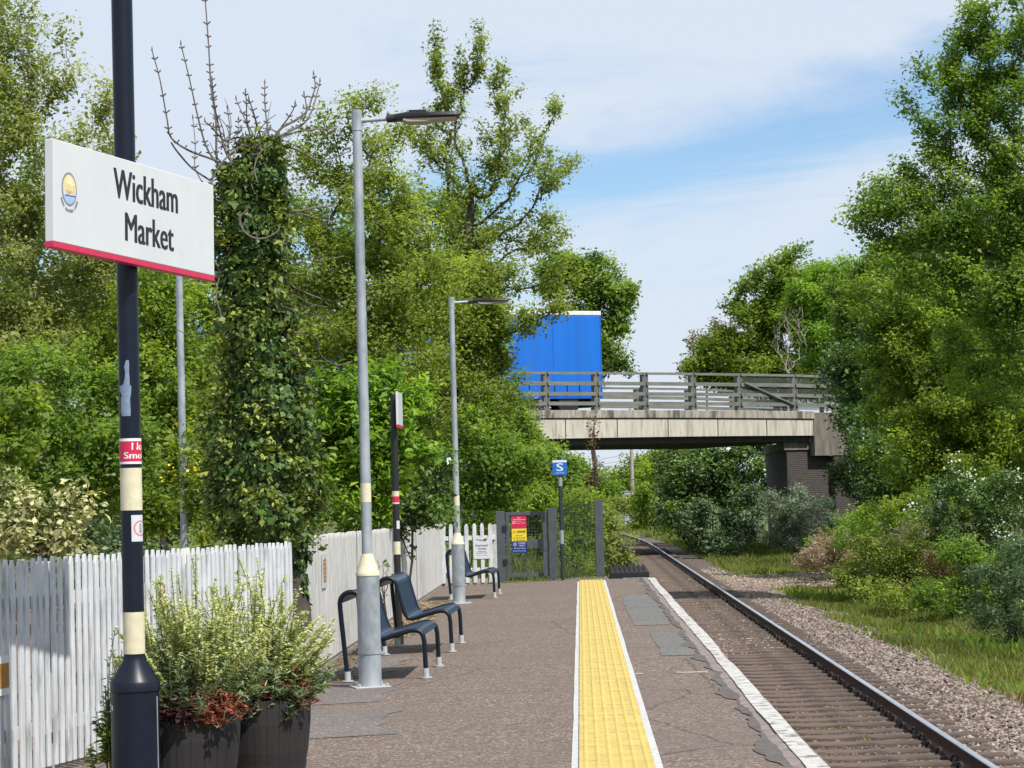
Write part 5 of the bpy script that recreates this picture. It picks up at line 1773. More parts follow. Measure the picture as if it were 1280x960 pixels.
# ------------------------------------------------------------------ ivy covered tree
def ivy_tree():
    r = np.random.default_rng(77)
    Y = 20.3
    P = lambda px, py, dy=0.0: at(px, py, Y + dy)
    base = P(375, 775)
    t = thing('ivy_tree', 'bare topped tree trunk thickly clad in ivy, between the two white fences', 'tree', (base.x, Y, -0.1))
    o3 = Vector(t.location)
    path = [(375, 790), (371, 740), (362, 700), (345, 640), (332, 560), (330, 460), (325, 360), (322, 260), (322, 175)]
    b = MB(); b.tube([P(*q) - o3 for q in path], [0.11, 0.10, 0.10, 0.12, 0.12, 0.11, 0.10, 0.09, 0.07], 12)
    p2 = [(330, 480), (305, 420), (292, 330), (286, 250), (283, 212)]
    b.tube([P(*q, 0.12) - o3 for q in p2], [0.09, 0.08, 0.08, 0.07, 0.06], 10)
    b.build('trunk', m_bark, t, smooth=True)
    prof = [(790, 375, 7), (745, 372, 10), (715, 368, 15), (690, 360, 28), (668, 338, 52), (635, 330, 66), (590, 325, 68), (540, 326, 60), (490, 328, 52), (450, 330, 40), (410, 318, 46), (350, 312, 40), (300, 314, 44), (250, 312, 38), (215, 312, 40), (205, 328, 30), (185, 330, 26), (168, 328, 20)]
    prof = np.array(prof, float)[::-1]
    n = 17000
    py = 168 + (790 - 168) * r.random(n)
    cx = np.interp(py, prof[:, 0], prof[:, 1]); rr = np.interp(py, prof[:, 0], prof[:, 2]) * 0.9
    keep = r.random(n) < rr / 60 + 0.12
    py, cx, rr = py[keep], cx[keep], rr[keep]; n = len(py)
    a = r.uniform(0, 2 * math.pi, n)
    lump = 1 + 0.22 * np.sin(a * 3 + py * 0.035) + 0.20 * np.sin(py * 0.085 + a * 2) + 0.12 * np.sin(py * 0.21 - a) + r.normal(0, 0.12, n)
    q = rr * lump * (0.82 + 0.18 * r.random(n)) * Y / F
    pts = np.zeros((n, 3))
    for i in range(n):
        c = P(cx[i], py[i]); pts[i] = (c.x + q[i] * math.cos(a[i]), c.y - q[i] * math.sin(a[i]) * 0.9, c.z)
    out = np.stack([np.cos(a), -np.sin(a), np.zeros(n)], 1)
    # leaf blades face out and droop
    D = out * 0.25 + np.array([[0, 0, -1.0]]) + r.normal(0, 0.45, (n, 3))
    Nn = out * 1.0 + np.array([[0, 0, 0.45]]) + r.normal(0, 0.38, (n, 3))
    L = 0.062 * r.uniform(0.55, 1.25, n)
    patch = np.sin(pts[:, 2] * 4.1 + a * 1.3) * 0.5 + np.sin(pts[:, 2] * 9 + a * 4) * 0.3
    T = np.clip(0.40 + 0.24 * patch + r.normal(0, 0.16, n) + 0.25 * (r.random(n) < 0.05), 0, 1)
    V = leaf_verts(pts - np.array(o3), D, unit(Nn), L, L * 0.85, 0.1)
    raw_mesh('ivy', V, 4, LM['ivy'], T, t)
    # flowering sprays of paler leaves that stand off the mass
    m = 480
    py2 = r.uniform(180, 680, m); cx2 = np.interp(py2, prof[:, 0], prof[:, 1]); rr2 = np.interp(py2, prof[:, 0], prof[:, 2]) * 0.9
    a2 = r.uniform(0, 2 * math.pi, m); PP, TT = [], []
    for i in range(m):
        c = P(cx2[i], py2[i]); qq = rr2[i] * Y / F * r.uniform(1.0, 1.25)
        o_ = np.array((c.x + qq * math.cos(a2[i]), c.y - qq * math.sin(a2[i]), c.z))
        PP.append(o_ + r.normal(0, 0.045, (20, 3))); TT.append(np.clip(r.normal(0.62, 0.2) + r.normal(0, 0.1, 20), 0, 1))
    PP = np.concatenate(PP)
    raw_mesh('ivy', leaf_cloud(PP - np.array(o3), r, 0.05, None, 0.7, None, 0.6), 4, LM['ivy'], np.concatenate(TT), t)
    # bare branches, traced as curves with depth of their own
    def limb(pts, r0, r1, buds=0, dy0=0.0, dy1=0.3):
        n = len(pts); W = []
        for k in range(n - 1):
            for s in range(5):
                f = s / 5
                p0 = pts[max(k - 1, 0)]; p1 = pts[k]; p2_ = pts[k + 1]; p3 = pts[min(k + 2, n - 1)]
                cr = lambda i: 0.5 * (2 * p1[i] + (p2_[i] - p0[i]) * f + (2 * p0[i] - 5 * p1[i] + 4 * p2_[i] - p3[i]) * f * f + (-p0[i] + 3 * p1[i] - 3 * p2_[i] + p3[i]) * f ** 3)
                g_ = (k + f) / (n - 1)
                W.append(P(cr(0), cr(1), dy0 + (dy1 - dy0) * g_) - o3)
        W.append(P(*pts[-1], dy1) - o3)
        m_ = len(W)
        rs = [(r0 + (r1 - r0) * k / (m_ - 1)) * 0.72 for k in range(m_)]
        b = MB(); b.tube(W, rs, 7)
        rb = random.Random(int(pts[0][0] * 7 + pts[0][1]))
        for k in range(buds):
            i = int((0.25 + 0.75 * (k + 0.5) / buds) * (m_ - 1)); c = W[i]
            for s in (-1, 1):
                e = c + Vector((s * rb.uniform(0.018, 0.034), rb.uniform(-0.02, 0.02), rb.uniform(0.008, 0.028)))
                b.tube([c, e], [0.006, 0.0065], 5)
        if buds:
            b.tube([W[-1], W[-1] + Vector((0, 0, 0.035))], [0.009, 0.003], 6)
        b.build('branch', m_twig, t, smooth=True)
    L_ = limb
    L_([(300, 215), (268, 200), (236, 188), (214, 172), (209, 150), (200, 100), (190, 63)], 0.016, 0.006, 9, 0, -0.3)
    L_([(262, 225), (240, 210), (222, 190), (214, 178)], 0.012, 0.010, 0, 0.1, -0.2)
    L_([(290, 225), (268, 200), (256, 178), (246, 140), (236, 95), (226, 55)], 0.015, 0.006, 10, 0, -0.1)
    L_([(278, 225), (271, 200), (270, 150), (264, 110), (261, 60), (256, -8)], 0.017, 0.007, 14, 0.1, 0.2)
    L_([(296, 212), (282, 190), (274, 160), (268, 130), (265, 100)], 0.013, 0.006, 7, -0.1, -0.4)
    L_([(315, 175), (296, 172), (280, 175), (266, 160), (256, 152)], 0.012, 0.007, 3, 0, -0.4)
    L_([(310, 200), (296, 205), (286, 190), (287, 160), (284, 135)], 0.010, 0.005, 5, 0.1, 0.4)
    L_([(256, 232), (244, 210), (244, 180), (241, 148)], 0.008, 0.004, 4, 0.2, 0.3)
    L_([(322, 178), (312, 160), (303, 142), (295, 124)], 0.012, 0.006, 4, 0, 0.3)
    L_([(326, 172), (321, 155), (316, 138), (311, 124)], 0.012, 0.006, 4, 0, -0.3)
    L_([(314, 172), (309, 155), (308, 130), (307, 115)], 0.010, 0.005, 4, 0, -0.3)
    L_([(336, 168), (333, 150), (331, 125), (331, 104)], 0.011, 0.006, 5, 0, 0.1)
    L_([(340, 176), (352, 160), (370, 150), (384, 138), (390, 122), (394, 108), (392, 93)], 0.018, 0.007, 6, 0, 0.3)
    L_([(346, 172), (362, 164), (380, 154), (390, 138), (396, 118), (400, 102)], 0.016, 0.006, 5, 0.1, 0.5)
    L_([(378, 152), (383, 140), (382, 126), (380, 118)], 0.009, 0.006, 2, 0.3, 0.3)
    L_([(352, 158), (360, 148), (366, 138), (369, 130)], 0.009, 0.005, 2, 0, -0.2)
    L_([(344, 176), (366, 166), (392, 162), (420, 160)], 0.013, 0.006, 0, 0, 0.6)
    L_([(344, 182), (362, 184), (380, 192), (396, 200), (420, 196), (438, 188)], 0.015, 0.006, 2, 0, 0.7)
    L_([(340, 180), (330, 186), (322, 196), (318, 212), (322, 228)], 0.012, 0.007, 0, -0.35, -0.45)
    L_([(318, 178), (300, 184), (284, 196), (270, 214), (262, 236)], 0.015, 0.009, 0, -0.1, -0.3)
    L_([(345, 262), (370, 264), (392, 260), (418, 256), (422, 240)], 0.017, 0.006, 0, 0, 0.4)
    L_([(350, 264), (378, 268), (398, 274), (410, 280), (412, 262)], 0.012, 0.006, 0, 0, 0.6)
    L_([(310, 262), (300, 272), (303, 286), (314, 296), (330, 298), (346, 290), (350, 280)], 0.014, 0.010, 0, -0.45, -0.4)
    L_([(352, 290), (362, 308), (370, 320), (396, 326), (430, 320)], 0.014, 0.005, 0, 0, 0.6)
    L_([(352, 345), (366, 358), (392, 370), (416, 376), (440, 368)], 0.013, 0.005, 0, 0, 0.5)
    L_([(354, 350), (366, 364), (384, 378), (410, 384)], 0.010, 0.005, 0, 0, 0.7)
    L_([(356, 416), (382, 416), (396, 424), (401, 444), (420, 456), (440, 452)], 0.015, 0.006, 0, 0, 0.4)
    L_([(360, 420), (374, 436), (388, 450), (420, 452)], 0.010, 0.005, 0, 0, 0.6)
    L_([(354, 375), (378, 382), (402, 396), (420, 408)], 0.010, 0.004, 0, 0, 0.8)
    L_([(290, 310), (276, 340), (270, 372), (276, 392), (272, 410)], 0.012, 0.006, 0, -0.2, -0.3)
    L_([(282, 410), (262, 418), (240, 420), (222, 412)], 0.009, 0.004, 0, 0, -0.3)
    L_([(278, 560), (262, 562), (240, 558), (225, 556)], 0.009, 0.004, 0, 0, -0.3)
    rt = random.Random(9)
    for k in range(46):                       # fine tangled twigs round the pollard head
        x0, y0 = rt.uniform(272, 352), rt.uniform(165, 245)
        an = rt.uniform(-2.6, -0.5) if rt.random() < .7 else rt.uniform(-3.6, 0.5)
        ln = rt.uniform(18, 55); cv = rt.uniform(-.7, .7)
        pts = [(x0 + ln * f * math.cos(an + cv * f), y0 + ln * f * math.sin(an + cv * f)) for f in (0, .35, .7, 1)]
        L_(pts, 0.007, 0.003, rt.choice((0, 2, 3)), rt.uniform(-.3, .3), rt.uniform(-.5, .5))
    for k in range(22):                       # dead twigs hanging out of the ivy
        sd = rt.choice((-1, 1)); y0 = rt.uniform(260, 640); x0 = 318 + sd * 35
        ln = rt.uniform(25, 70); an = rt.uniform(-.3, .7)
        pts = [(x0 + sd * ln * f, y0 + ln * (an * f + .35 * f * f)) for f in (0, .35, .7, 1)]
        L_(pts, 0.006, 0.0025, 0, rt.uniform(-.3, .1), rt.uniform(-.5, .4))
    L_([(300, 470), (270, 452), (250, 440), (236, 436)], 0.010, 0.004, 0, -0.1, 0.3)


ivy_tree()

G1 = 'trees along the left of the line'
G2 = 'trees along the right of the line'
# ---- left, near to far.  blobs: px, py, rx, ry, dY, density
tree('pale_birch', 'tall pale leaved tree at the far left, behind the name board', 'tree', 34, 40,
     [(15, 90, 60, 90, 0, 1), (10, 15, 40, 50, 0, .8), (75, 70, 22, 60, 0, .5), (130, 110, 20, 60, 0, .35), (30, 210, 80, 90), (115, 200, 45, 80, 1, .7), (80, 300, 85, 80), (10, 340, 60, 90), (140, 300, 40, 70, 1, .7), (40, 430, 85, 80), (120, 400, 60, 70, 1)],
     leaf='birch', per_m2=6.5, nl=120, size=0.052, clus=0.21, seed=1, bark=m_barkpale, group=G1, tintspread=.3)
tree('dark_hazel', 'dense dark green tree low down at the far left above the fence', 'tree', 30, 45,
     [(40, 490, 70, 60), (120, 500, 60, 70, 1), (60, 570, 80, 60), (130, 590, 60, 60, .5), (20, 640, 60, 50), (160, 560, 40, 60)],
     leaf='mid', per_m2=8, nl=110, size=0.06, clus=0.2, seed=2, group=G1)
bush('laurel_bush', 'bright glossy green bush at the left edge behind the fence', 26.5, [(8, 500, 34, 60), (20, 560, 30, 50), (0, 620, 40, 60)], leaf='fresh', per_m2=9, nl=50, size=0.075, clus=.15, seed=3)
bush('variegated_shrub', 'cream variegated shrub behind the near end of the white fence', 19.5,
     [(10, 640, 36, 46), (50, 650, 50, 40), (95, 640, 34, 34), (20, 685, 50, 30), (100, 680, 30, 25)], leaf='cream', per_m2=17, nl=60, size=0.045, clus=.11, seed=4, ground=-0.1)
bush('blue_green_shrub', 'grey green shrub just left of the sign post, above the fence', 21, [(130, 660, 30, 34), (150, 690, 30, 20), (190, 690, 20, 16)], leaf='blue', per_m2=14, nl=60, size=0.04, clus=.1, seed=5, ground=-0.1)
tree('field_maple', 'leafy green tree behind the sign post, left of the ivy tree', 'tree', 33, 205,
     [(190, 400, 50, 60), (240, 420, 45, 70, 1), (200, 470, 60, 60), (195, 540, 55, 60), (245, 530, 45, 60), (210, 620, 70, 50), (150, 440, 40, 60, 1), (235, 350, 40, 40, 2, .7), (180, 350, 40, 40, 2, .7)],
     leaf='fresh', per_m2=8, nl=120, size=0.06, clus=0.2, seed=6, group=G1, tintspread=.32)
bush('laburnum', 'shrub with hanging yellow flowers left of the ivy tree', 27, [(250, 600, 30, 50), (265, 645, 36, 30), (235, 560, 16, 50)], leaf='fresh', per_m2=14, nl=60, size=0.045, clus=.13, seed=7, flowers=('gold', .5, 26, 0.035, 0.07))
bush('yellow_broom', 'small yellow flowering shrub right of the ivy tree, above the fence', 28, [(392, 605, 26, 34), (400, 645, 30, 30)], leaf='mid', per_m2=12, nl=70, size=0.045, clus=.13, seed=8, flowers=('gold', .1, 12, 0.03, 0.06))
tree('wild_cherry', 'spreading tree with upright sparse shoots behind the nearest lamp column', 'tree', 46, 440,
     [(400, 200, 40, 70, 0, .45), (430, 150, 30, 55, 0, .35), (470, 150, 30, 60, 0, .35), (510, 190, 40, 70, 1, .35), (370, 240, 40, 60, 1, .6), (440, 270, 70, 70), (510, 290, 60, 70, 0, .9), (380, 330, 60, 70), (460, 370, 80, 80), (540, 370, 50, 80, 1), (400, 430, 60, 70), (500, 450, 80, 70)],
     leaf='olive', per_m2=3.8, nl=130, size=0.065, clus=0.28, seed=9, group=G1, tintspread=.3, r_twig=.008)
tree('white_poplar', 'tall open tree with sparse fluttering leaves left of the lorry', 'tree', 60, 566,
     [(598, 62, 9, 40, 0, 2.5), (578, 90, 10, 34, 0, 2), (546, 70, 9, 42, 0, 2.5), (560, 120, 26, 50, 0, .9), (625, 115, 26, 50, 0, .9), (530, 170, 30, 50, 0, .7), (570, 200, 60, 60, 0, .7), (640, 190, 55, 70, 0, .75), (690, 215, 36, 30, -1, .8), (718, 200, 22, 10, 0, 1.2), (692, 145, 8, 32, 0, 1.6), (600, 280, 80, 50, 0, .9), (685, 290, 45, 55, -1, .85), (700, 345, 34, 32, 0, .8), (600, 350, 70, 50, 0, .9)],
     leaf='olive', per_m2=7.6, nl=30, size=0.072, clus=0.2, seed=10, top=(590, 230), group=G1, tintspread=.35, r_twig=.0065, twigleaf=.8, shell=.2)
tree('sycamore', 'rounded green tree behind the second lamp column, its branches crossing the lorry', 'tree', 54, 590,
     [(590, 370, 55, 50), (612, 345, 50, 30, 0), (685, 390, 50, 11, 0, .7), (655, 415, 40, 14, 0, .12), (560, 430, 50, 60), (598, 430, 38, 50), (600, 490, 50, 50), (555, 520, 40, 70)],
     leaf='olive', per_m2=4.2, nl=120, size=0.075, clus=0.25, seed=11, group=G1, tintspread=.3, r_twig=.007)
tree('horse_chestnut', 'bright lime green tree with large drooping leaves behind the lamp column', 'tree', 31, 470,
     [(450, 480, 45, 40), (410, 510, 40, 50), (500, 510, 38, 36), (455, 540, 60, 45), (515, 550, 30, 30), (420, 580, 50, 45), (480, 590, 50, 45), (430, 630, 60, 30)],
     leaf='lime', per_m2=13, nl=52, size=0.088, clus=0.16, seed=12, group=G1, wr=.42, ups=.9, tintspread=.4)
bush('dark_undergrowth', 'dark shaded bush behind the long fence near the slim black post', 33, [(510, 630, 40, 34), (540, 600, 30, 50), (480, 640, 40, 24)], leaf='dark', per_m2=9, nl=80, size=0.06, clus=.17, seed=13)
bush('fence_bramble', 'tangled green bramble rising behind the fence corner', 47.5, [(590, 590, 50, 50), (550, 640, 50, 36), (620, 620, 44, 40), (650, 580, 40, 40), (600, 540, 40, 40)], leaf='mid', per_m2=6, nl=100, size=0.065, clus=.2, seed=14)
bush('hedge_shrub', 'bright green shrub growing behind the grey gate', 51, [(650, 640, 50, 40), (690, 640, 40, 40), (640, 690, 60, 40), (700, 690, 44, 40)], leaf='fresh', per_m2=6, nl=100, size=0.065, clus=.2, seed=15, ground=-.9)
bush('elder_bush', 'tall green bush at the left end of the bridge, above the gate', 62, [(620, 540, 45, 50), (660, 570, 36, 50), (700, 590, 34, 40), (640, 620, 60, 60), (720, 640, 30, 50)], leaf='mid', per_m2=4.2, nl=120, size=0.08, clus=.25, seed=16, cat='shrub', tintspread=.32)
bush('lilac_bush', 'lilac bush with pale purple flower heads against the bridge parapet', 83, [(640, 490, 24, 30), (655, 530, 24, 24), (612, 458, 24, 36), (650, 560, 30, 30), (610, 520, 40, 60), (640, 620, 60, 60)], leaf='mid', per_m2=3.2, nl=110, size=0.09, clus=.28, seed=17, flowers=('lilac', .28, 34, 0.075, 0.17))
bush('gate_thicket', 'grass edged thicket behind the wire mesh screen', 49, [(715, 640, 26, 30), (725, 680, 26, 36), (700, 700, 30, 24), (740, 660, 14, 30)], leaf='fresh', per_m2=8, nl=90, size=0.05, clus=.16, seed=18, ground=-.9)
tree('brown_sapling', 'thin brown leaved sapling in front of the left end of the bridge', 'tree', 64, 741,
     [(741, 540, 5, 30, 0, 8), (744, 585, 14, 26, 0, 2.5), (738, 620, 14, 30, 0, 2)], leaf='brown', per_m2=5, nl=9, size=0.07, clus=0.12, seed=19, group=G1, top=(743, 525), r_twig=.006, pw=.3)
tree('bridge_oak', 'dark green oak standing beyond the bridge, right of the lorry', 'tree', 122, 745,
     [(742, 345, 30, 34), (770, 365, 24, 26), (775, 395, 18, 26), (760, 430, 30, 26), (725, 360, 34, 40), (772, 455, 16, 14), (730, 450, 40, 40), (700, 340, 30, 30)],
     leaf='mid', per_m2=1.9, nl=110, size=0.15, clus=0.42, seed=20, group=G1, tintspread=.34, r_twig=.012)
tree('left_backdrop_oak', 'broad tree filling the gap above the ivy tree and behind the cherry', 'tree', 70, 430,
     [(400, 380, 60, 60), (470, 300, 60, 60), (540, 300, 60, 70), (430, 460, 60, 70), (520, 430, 70, 90), (560, 540, 60, 90), (480, 560, 80, 90), (400, 560, 70, 80), (585, 380, 45, 60), (590, 460, 34, 60)],
     leaf='mid', per_m2=2.2, nl=110, size=0.11, clus=0.4, seed=21, group=G1, tintspread=.3)
tree('left_edge_backdrop_tree', 'large tree far behind the pale tree at the left edge', 'tree', 52, 100,
     [(60, 330, 90, 110), (150, 350, 70, 90), (240, 400, 70, 90), (100, 470, 120, 90), (230, 520, 90, 90), (0, 450, 60, 120), (120, 600, 150, 70), (330, 420, 60, 90), (330, 560, 80, 100), (0, 180, 70, 90, 0, .6)],
     leaf='mid', per_m2=2.6, nl=110, size=0.09, clus=0.35, seed=22, group=G1)

# ---- under and beyond the bridge
bush('under_bridge_bush', 'rounded green bush beyond the bridge, beside the telegraph pole', 150, [(815, 610, 26, 34), (835, 640, 24, 20), (800, 640, 16, 16)], leaf='fresh', per_m2=1.3, nl=110, size=0.17, clus=.5, seed=30)
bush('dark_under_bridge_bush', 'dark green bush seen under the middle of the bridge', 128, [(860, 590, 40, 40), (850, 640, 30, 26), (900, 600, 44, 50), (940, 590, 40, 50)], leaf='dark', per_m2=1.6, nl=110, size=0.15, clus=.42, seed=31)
bush('blue_bush', 'bluish dark bush left of the brick abutment', 97, [(890, 650, 36, 30), (930, 640, 28, 34), (870, 670, 30, 22), (910, 680, 40, 18)], leaf='blue', per_m2=2.6, nl=110, size=0.10, clus=.3, seed=32, ground=-1.2)
bush('hillside_trees', 'distant line of green trees right of the telegraph pole', 260, [(830, 590, 40, 30), (800, 590, 26, 26), (780, 605, 22, 18), (770, 612, 20, 14), (860, 585, 50, 35), (765, 624, 10, 14)], leaf='fresh', per_m2=.5, nl=120, size=0.3, clus=1.0, seed=33, cat='tree', crown='crown', trunk='trunk')
bush('far_left_trees', 'distant dark trees left of the telegraph pole, under the bridge', 240, [(745, 620, 26, 26), (720, 600, 30, 30), (762, 630, 14, 14)], leaf='mid', per_m2=.6, nl=120, size=0.28, clus=.9, seed=34, cat='tree', crown='crown', trunk='trunk')
bush('pale_far_bush', 'pale yellow green bush at the foot of the lineside cabinet', 180, [(795, 628, 18, 12), (770, 632, 14, 10), (785, 632, 10, 5)], leaf='birch', per_m2=1.2, nl=90, size=0.16, clus=.4, seed=35)
bush('track_side_weeds', 'tall pale weeds at the left of the track just past the mesh screen', 55, [(768, 660, 14, 22), (772, 685, 20, 24), (758, 690, 12, 28), (762, 640, 8, 16), (785, 700, 14, 12)], leaf='birch', per_m2=13, nl=60, size=0.055, clus=.13, seed=36, ground=-1.0, tintspread=.2)
bush('left_bank_bushes', 'green bushes lining the left of the track up to the bridge', 80, [(745, 650, 24, 24), (720, 640, 40, 40), (740, 675, 24, 18), (752, 640, 8, 14)], leaf='fresh', per_m2=3.5, nl=100, size=0.085, clus=.26, seed=37)

# ---- right of the line
tree('near_oak', 'large leafy tree at the right edge reaching the top of the picture', 'tree', 55, 1310,
     [(1255, 20, 60, 50), (1215, 75, 55, 40), (1165, 100, 36, 35, 0, .6), (1160, 140, 30, 24, 0, .6), (1250, 120, 60, 50), (1210, 180, 55, 40), (1150, 215, 46, 28, 0, .8), (1105, 240, 44, 26, 0, .7), (1090, 270, 36, 26, 0, .7), (1150, 275, 60, 36), (1220, 260, 70, 60), (1290, 210, 60, 90), (1150, 320, 70, 40), (1240, 350, 70, 70), (1290, 420, 60, 120), (1225, 440, 50, 60, 2)],
     leaf='mid', per_m2=4.4, nl=120, size=0.075, clus=0.27, seed=40, group=G2, tintspread=.3, top=(1290, 200), r_twig=.008)
tree('right_sycamore', 'fresh green tree below the near oak, right of the parapet', 'tree', 72, 1150,
     [(1125, 380, 60, 50), (1115, 430, 46, 50), (1160, 420, 70, 60), (1118, 500, 42, 50, 2), (1160, 500, 66, 60), (1220, 500, 70, 70), (1130, 560, 50, 50), (1210, 560, 80, 50), (1280, 520, 60, 90)],
     leaf='fresh', per_m2=3.6, nl=130, size=0.085, clus=0.30, seed=41, group=G2, tintspread=.36)
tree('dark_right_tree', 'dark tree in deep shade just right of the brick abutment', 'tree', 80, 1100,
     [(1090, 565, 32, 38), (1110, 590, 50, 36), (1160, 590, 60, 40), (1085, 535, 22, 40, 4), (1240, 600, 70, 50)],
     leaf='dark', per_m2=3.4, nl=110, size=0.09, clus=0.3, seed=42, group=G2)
tree('willow', 'light green rounded tree behind the right half of the bridge', 'tree', 118, 985,
     [(950, 365, 26, 34), (990, 345, 34, 36), (1010, 365, 40, 45), (930, 410, 34, 38), (985, 410, 50, 50), (895, 440, 28, 30), (930, 455, 50, 34), (1040, 400, 40, 60), (880, 462, 24, 24), (960, 470, 60, 30), (1030, 460, 40, 40)],
     leaf='fresh', per_m2=2.2, nl=130, size=0.14, clus=0.42, seed=43, group=G2, tintspread=.34, r_twig=.010)
tree('tall_ash', 'broad green tree rising over the brick abutment behind the right end of the parapet', 'tree', 95, 1130,
     [(1080, 380, 50, 50), (1120, 350, 50, 50), (1160, 330, 60, 60), (1090, 440, 50, 50), (1150, 430, 70, 60), (1210, 400, 60, 80), (1110, 490, 50, 40), (1070, 470, 30, 40)],
     leaf='mid', per_m2=2.6, nl=130, size=0.11, clus=0.38, seed=47, group=G2, tintspread=.34, r_twig=.010)
bush('abutment_creeper', 'dark leafy growth hanging over the end of the concrete wing wall', 97, [(1078, 525, 20, 26), (1082, 555, 28, 36), (1058, 590, 20, 26), (1095, 600, 36, 40)], leaf='dark', per_m2=3, nl=110, size=0.10, clus=.3, seed=48)
tree('yellow_green_maple', 'yellow green tree behind the dead grey saplings above the bridge', 'tree', 112, 1020,
     [(1015, 375, 36, 40), (1040, 350, 30, 30), (1030, 420, 40, 40), (1060, 380, 36, 46), (1075, 440, 40, 40)],
     leaf='lime', per_m2=1.9, nl=120, size=0.13, clus=0.4, seed=44, group=G2, tintspread=.3, r_twig=.012)
tree('budding_tree', 'brownish budding tree beyond the bridge at the edge of the open sky', 'tree', 130, 880,
     [(905, 405, 26, 12, 0, .8), (875, 425, 18, 16, 0, .8), (865, 450, 14, 16, 0, .8), (900, 440, 20, 20)], leaf='brown', per_m2=2.4, nl=26, size=0.16, clus=0.3, seed=45, group=G2, r_twig=.012)
tree('dead_sapling', 'bare grey sapling standing among the green trees behind the bridge', 'tree', 108, 990,
     [(985, 425, 26, 40, 0, 2.2), (990, 395, 18, 22, 0, 2.6)], leaf='brown', per_m2=5, nl=1, size=0.04, clus=0.1, seed=46, group=G2, bark=m_barkpale, r_twig=.007, top=(986, 450), ground=1.5, pw=.36)
bush('buddleia', 'silvery grey green bush in front of the brick bridge abutment', 87, [(985, 625, 34, 22), (1010, 640, 34, 28), (970, 660, 26, 30), (1005, 670, 34, 22)], leaf='grey', per_m2=4.5, nl=100, size=0.085, clus=.22, seed=50, ups=.2, wr=.3)
bush('bramble_bank', 'brambly green bank with dead brown stems to the right of the bare gravel', 72, [(1080, 665, 36, 26), (1040, 685, 30, 20), (1110, 690, 40, 26), (1150, 680, 40, 30), (1080, 700, 40, 14)], leaf='fresh', per_m2=6, nl=90, size=0.07, clus=.2, seed=51, tintspread=.38)
bush('dead_bracken', 'tangle of dry straw coloured stems beside the bare gravel', 70, [(1030, 690, 30, 22), (1060, 700, 34, 18), (1005, 705, 18, 12), (1045, 672, 20, 14)], leaf='straw', per_m2=9, nl=60, size=0.15, clus=.18, seed=52, wr=.08, bark=nmat('dead_stem', (0.34, 0.25, 0.17), (0.22, 0.15, 0.10)))
bush('mixed_scrub', 'brownish green scrub behind the middle of the grass verge', 57, [(1090, 700, 40, 30), (1130, 700, 50, 34), (1170, 700, 50, 40), (1110, 728, 50, 18), (1170, 735, 50, 20), (1060, 715, 30, 14)], leaf='olive', per_m2=7, nl=90, size=0.06, clus=.2, seed=53, tintspread=.4)
bush('grey_brown_scrub', 'scrub with pinkish brown twigs between the hawthorn and the grass verge', 52, [(1190, 690, 40, 34), (1230, 700, 40, 40), (1170, 730, 40, 24), (1210, 745, 46, 24)], leaf='brown', per_m2=7, nl=60, size=0.055, clus=.2, seed=58, tintspread=.4)
bush('low_verge_bush', 'low dark green bush spreading onto the grass near the right edge', 48, [(1180, 745, 36, 22), (1230, 755, 44, 26), (1150, 740, 30, 14)], leaf='mid', per_m2=9, nl=90, size=0.055, clus=.17, seed=59, tintspread=.35)
bush('lime_scrub', 'yellow green scrub at the foot of the dark trees', 66, [(1100, 655, 40, 18), (1060, 655, 30, 16), (1140, 690, 40, 18), (1090, 675, 50, 14)], leaf='lime', per_m2=7, nl=60, size=0.06, clus=.16, seed=54)
bush('hawthorn', 'hawthorn laden with white blossom at the right edge above the scrub', 50, [(1200, 620, 46, 30), (1250, 620, 50, 40), (1170, 640, 30, 18), (1260, 670, 50, 40), (1230, 660, 40, 34), (1200, 670, 40, 30), (1250, 710, 50, 40)], leaf='dark', per_m2=6, nl=90, size=0.055, clus=.18, seed=55, flowers=('white', .3, 34, 0.05, 0.10))
bush('feathery_conifer', 'dark feathery bush filling the lower right edge', 40, [(1265, 700, 34, 30), (1240, 735, 36, 30), (1275, 745, 34, 36), (1225, 765, 30, 18), (1255, 780, 46, 18), (1285, 790, 30, 20)], leaf='blue', per_m2=13, nl=80, size=0.06, clus=.14, seed=56, wr=.22, ups=.1)
bush('right_edge_bush', 'mid green bush between the feathery bush and the hawthorn', 45, [(1200, 700, 34, 30), (1225, 720, 34, 34), (1195, 735, 30, 22), (1270, 720, 40, 40)], leaf='mid', per_m2=9, nl=90, size=0.055, clus=.17, seed=60)
bush('creeping_bramble', 'low bramble creeping out over the grass below the scrub', 50, [(1130, 752, 40, 12), (1090, 742, 34, 10), (1180, 768, 40, 12), (1225, 785, 34, 14), (1270, 812, 34, 14)], leaf='olive', per_m2=9, nl=70, size=0.05, clus=.16, seed=61, tintspread=.4)
bush('dead_thicket', 'dry brown stems standing among the brambles behind the verge', 60, [(1130, 672, 40, 16), (1180, 665, 40, 14), (1090, 720, 30, 10), (1225, 690, 30, 18)], leaf='straw', per_m2=9, nl=34, size=0.15, clus=.2, seed=62, wr=.07, bark=MATS.get('dead_stem') or m_bark)
bush('back_bramble', 'tall bright bramble growing up against the palisade fence', 63, [(1150, 640, 50, 26), (1100, 640, 40, 20), (1210, 660, 50, 26), (1170, 665, 60, 22)], leaf='fresh', per_m2=6, nl=90, size=0.065, clus=.2, seed=63, tintspread=.36)
bush('right_back_wood', 'deep green wood closing the view at the far right', 92, [(1180, 380, 100, 80), (1270, 300, 70, 120), (1150, 480, 100, 80), (1260, 500, 80, 100), (1080, 480, 50, 60), (1200, 590, 110, 50)], leaf='dark', per_m2=1.6, nl=120, size=0.14, clus=.5, seed=57, cat='tree', crown='crown', trunk='trunk')

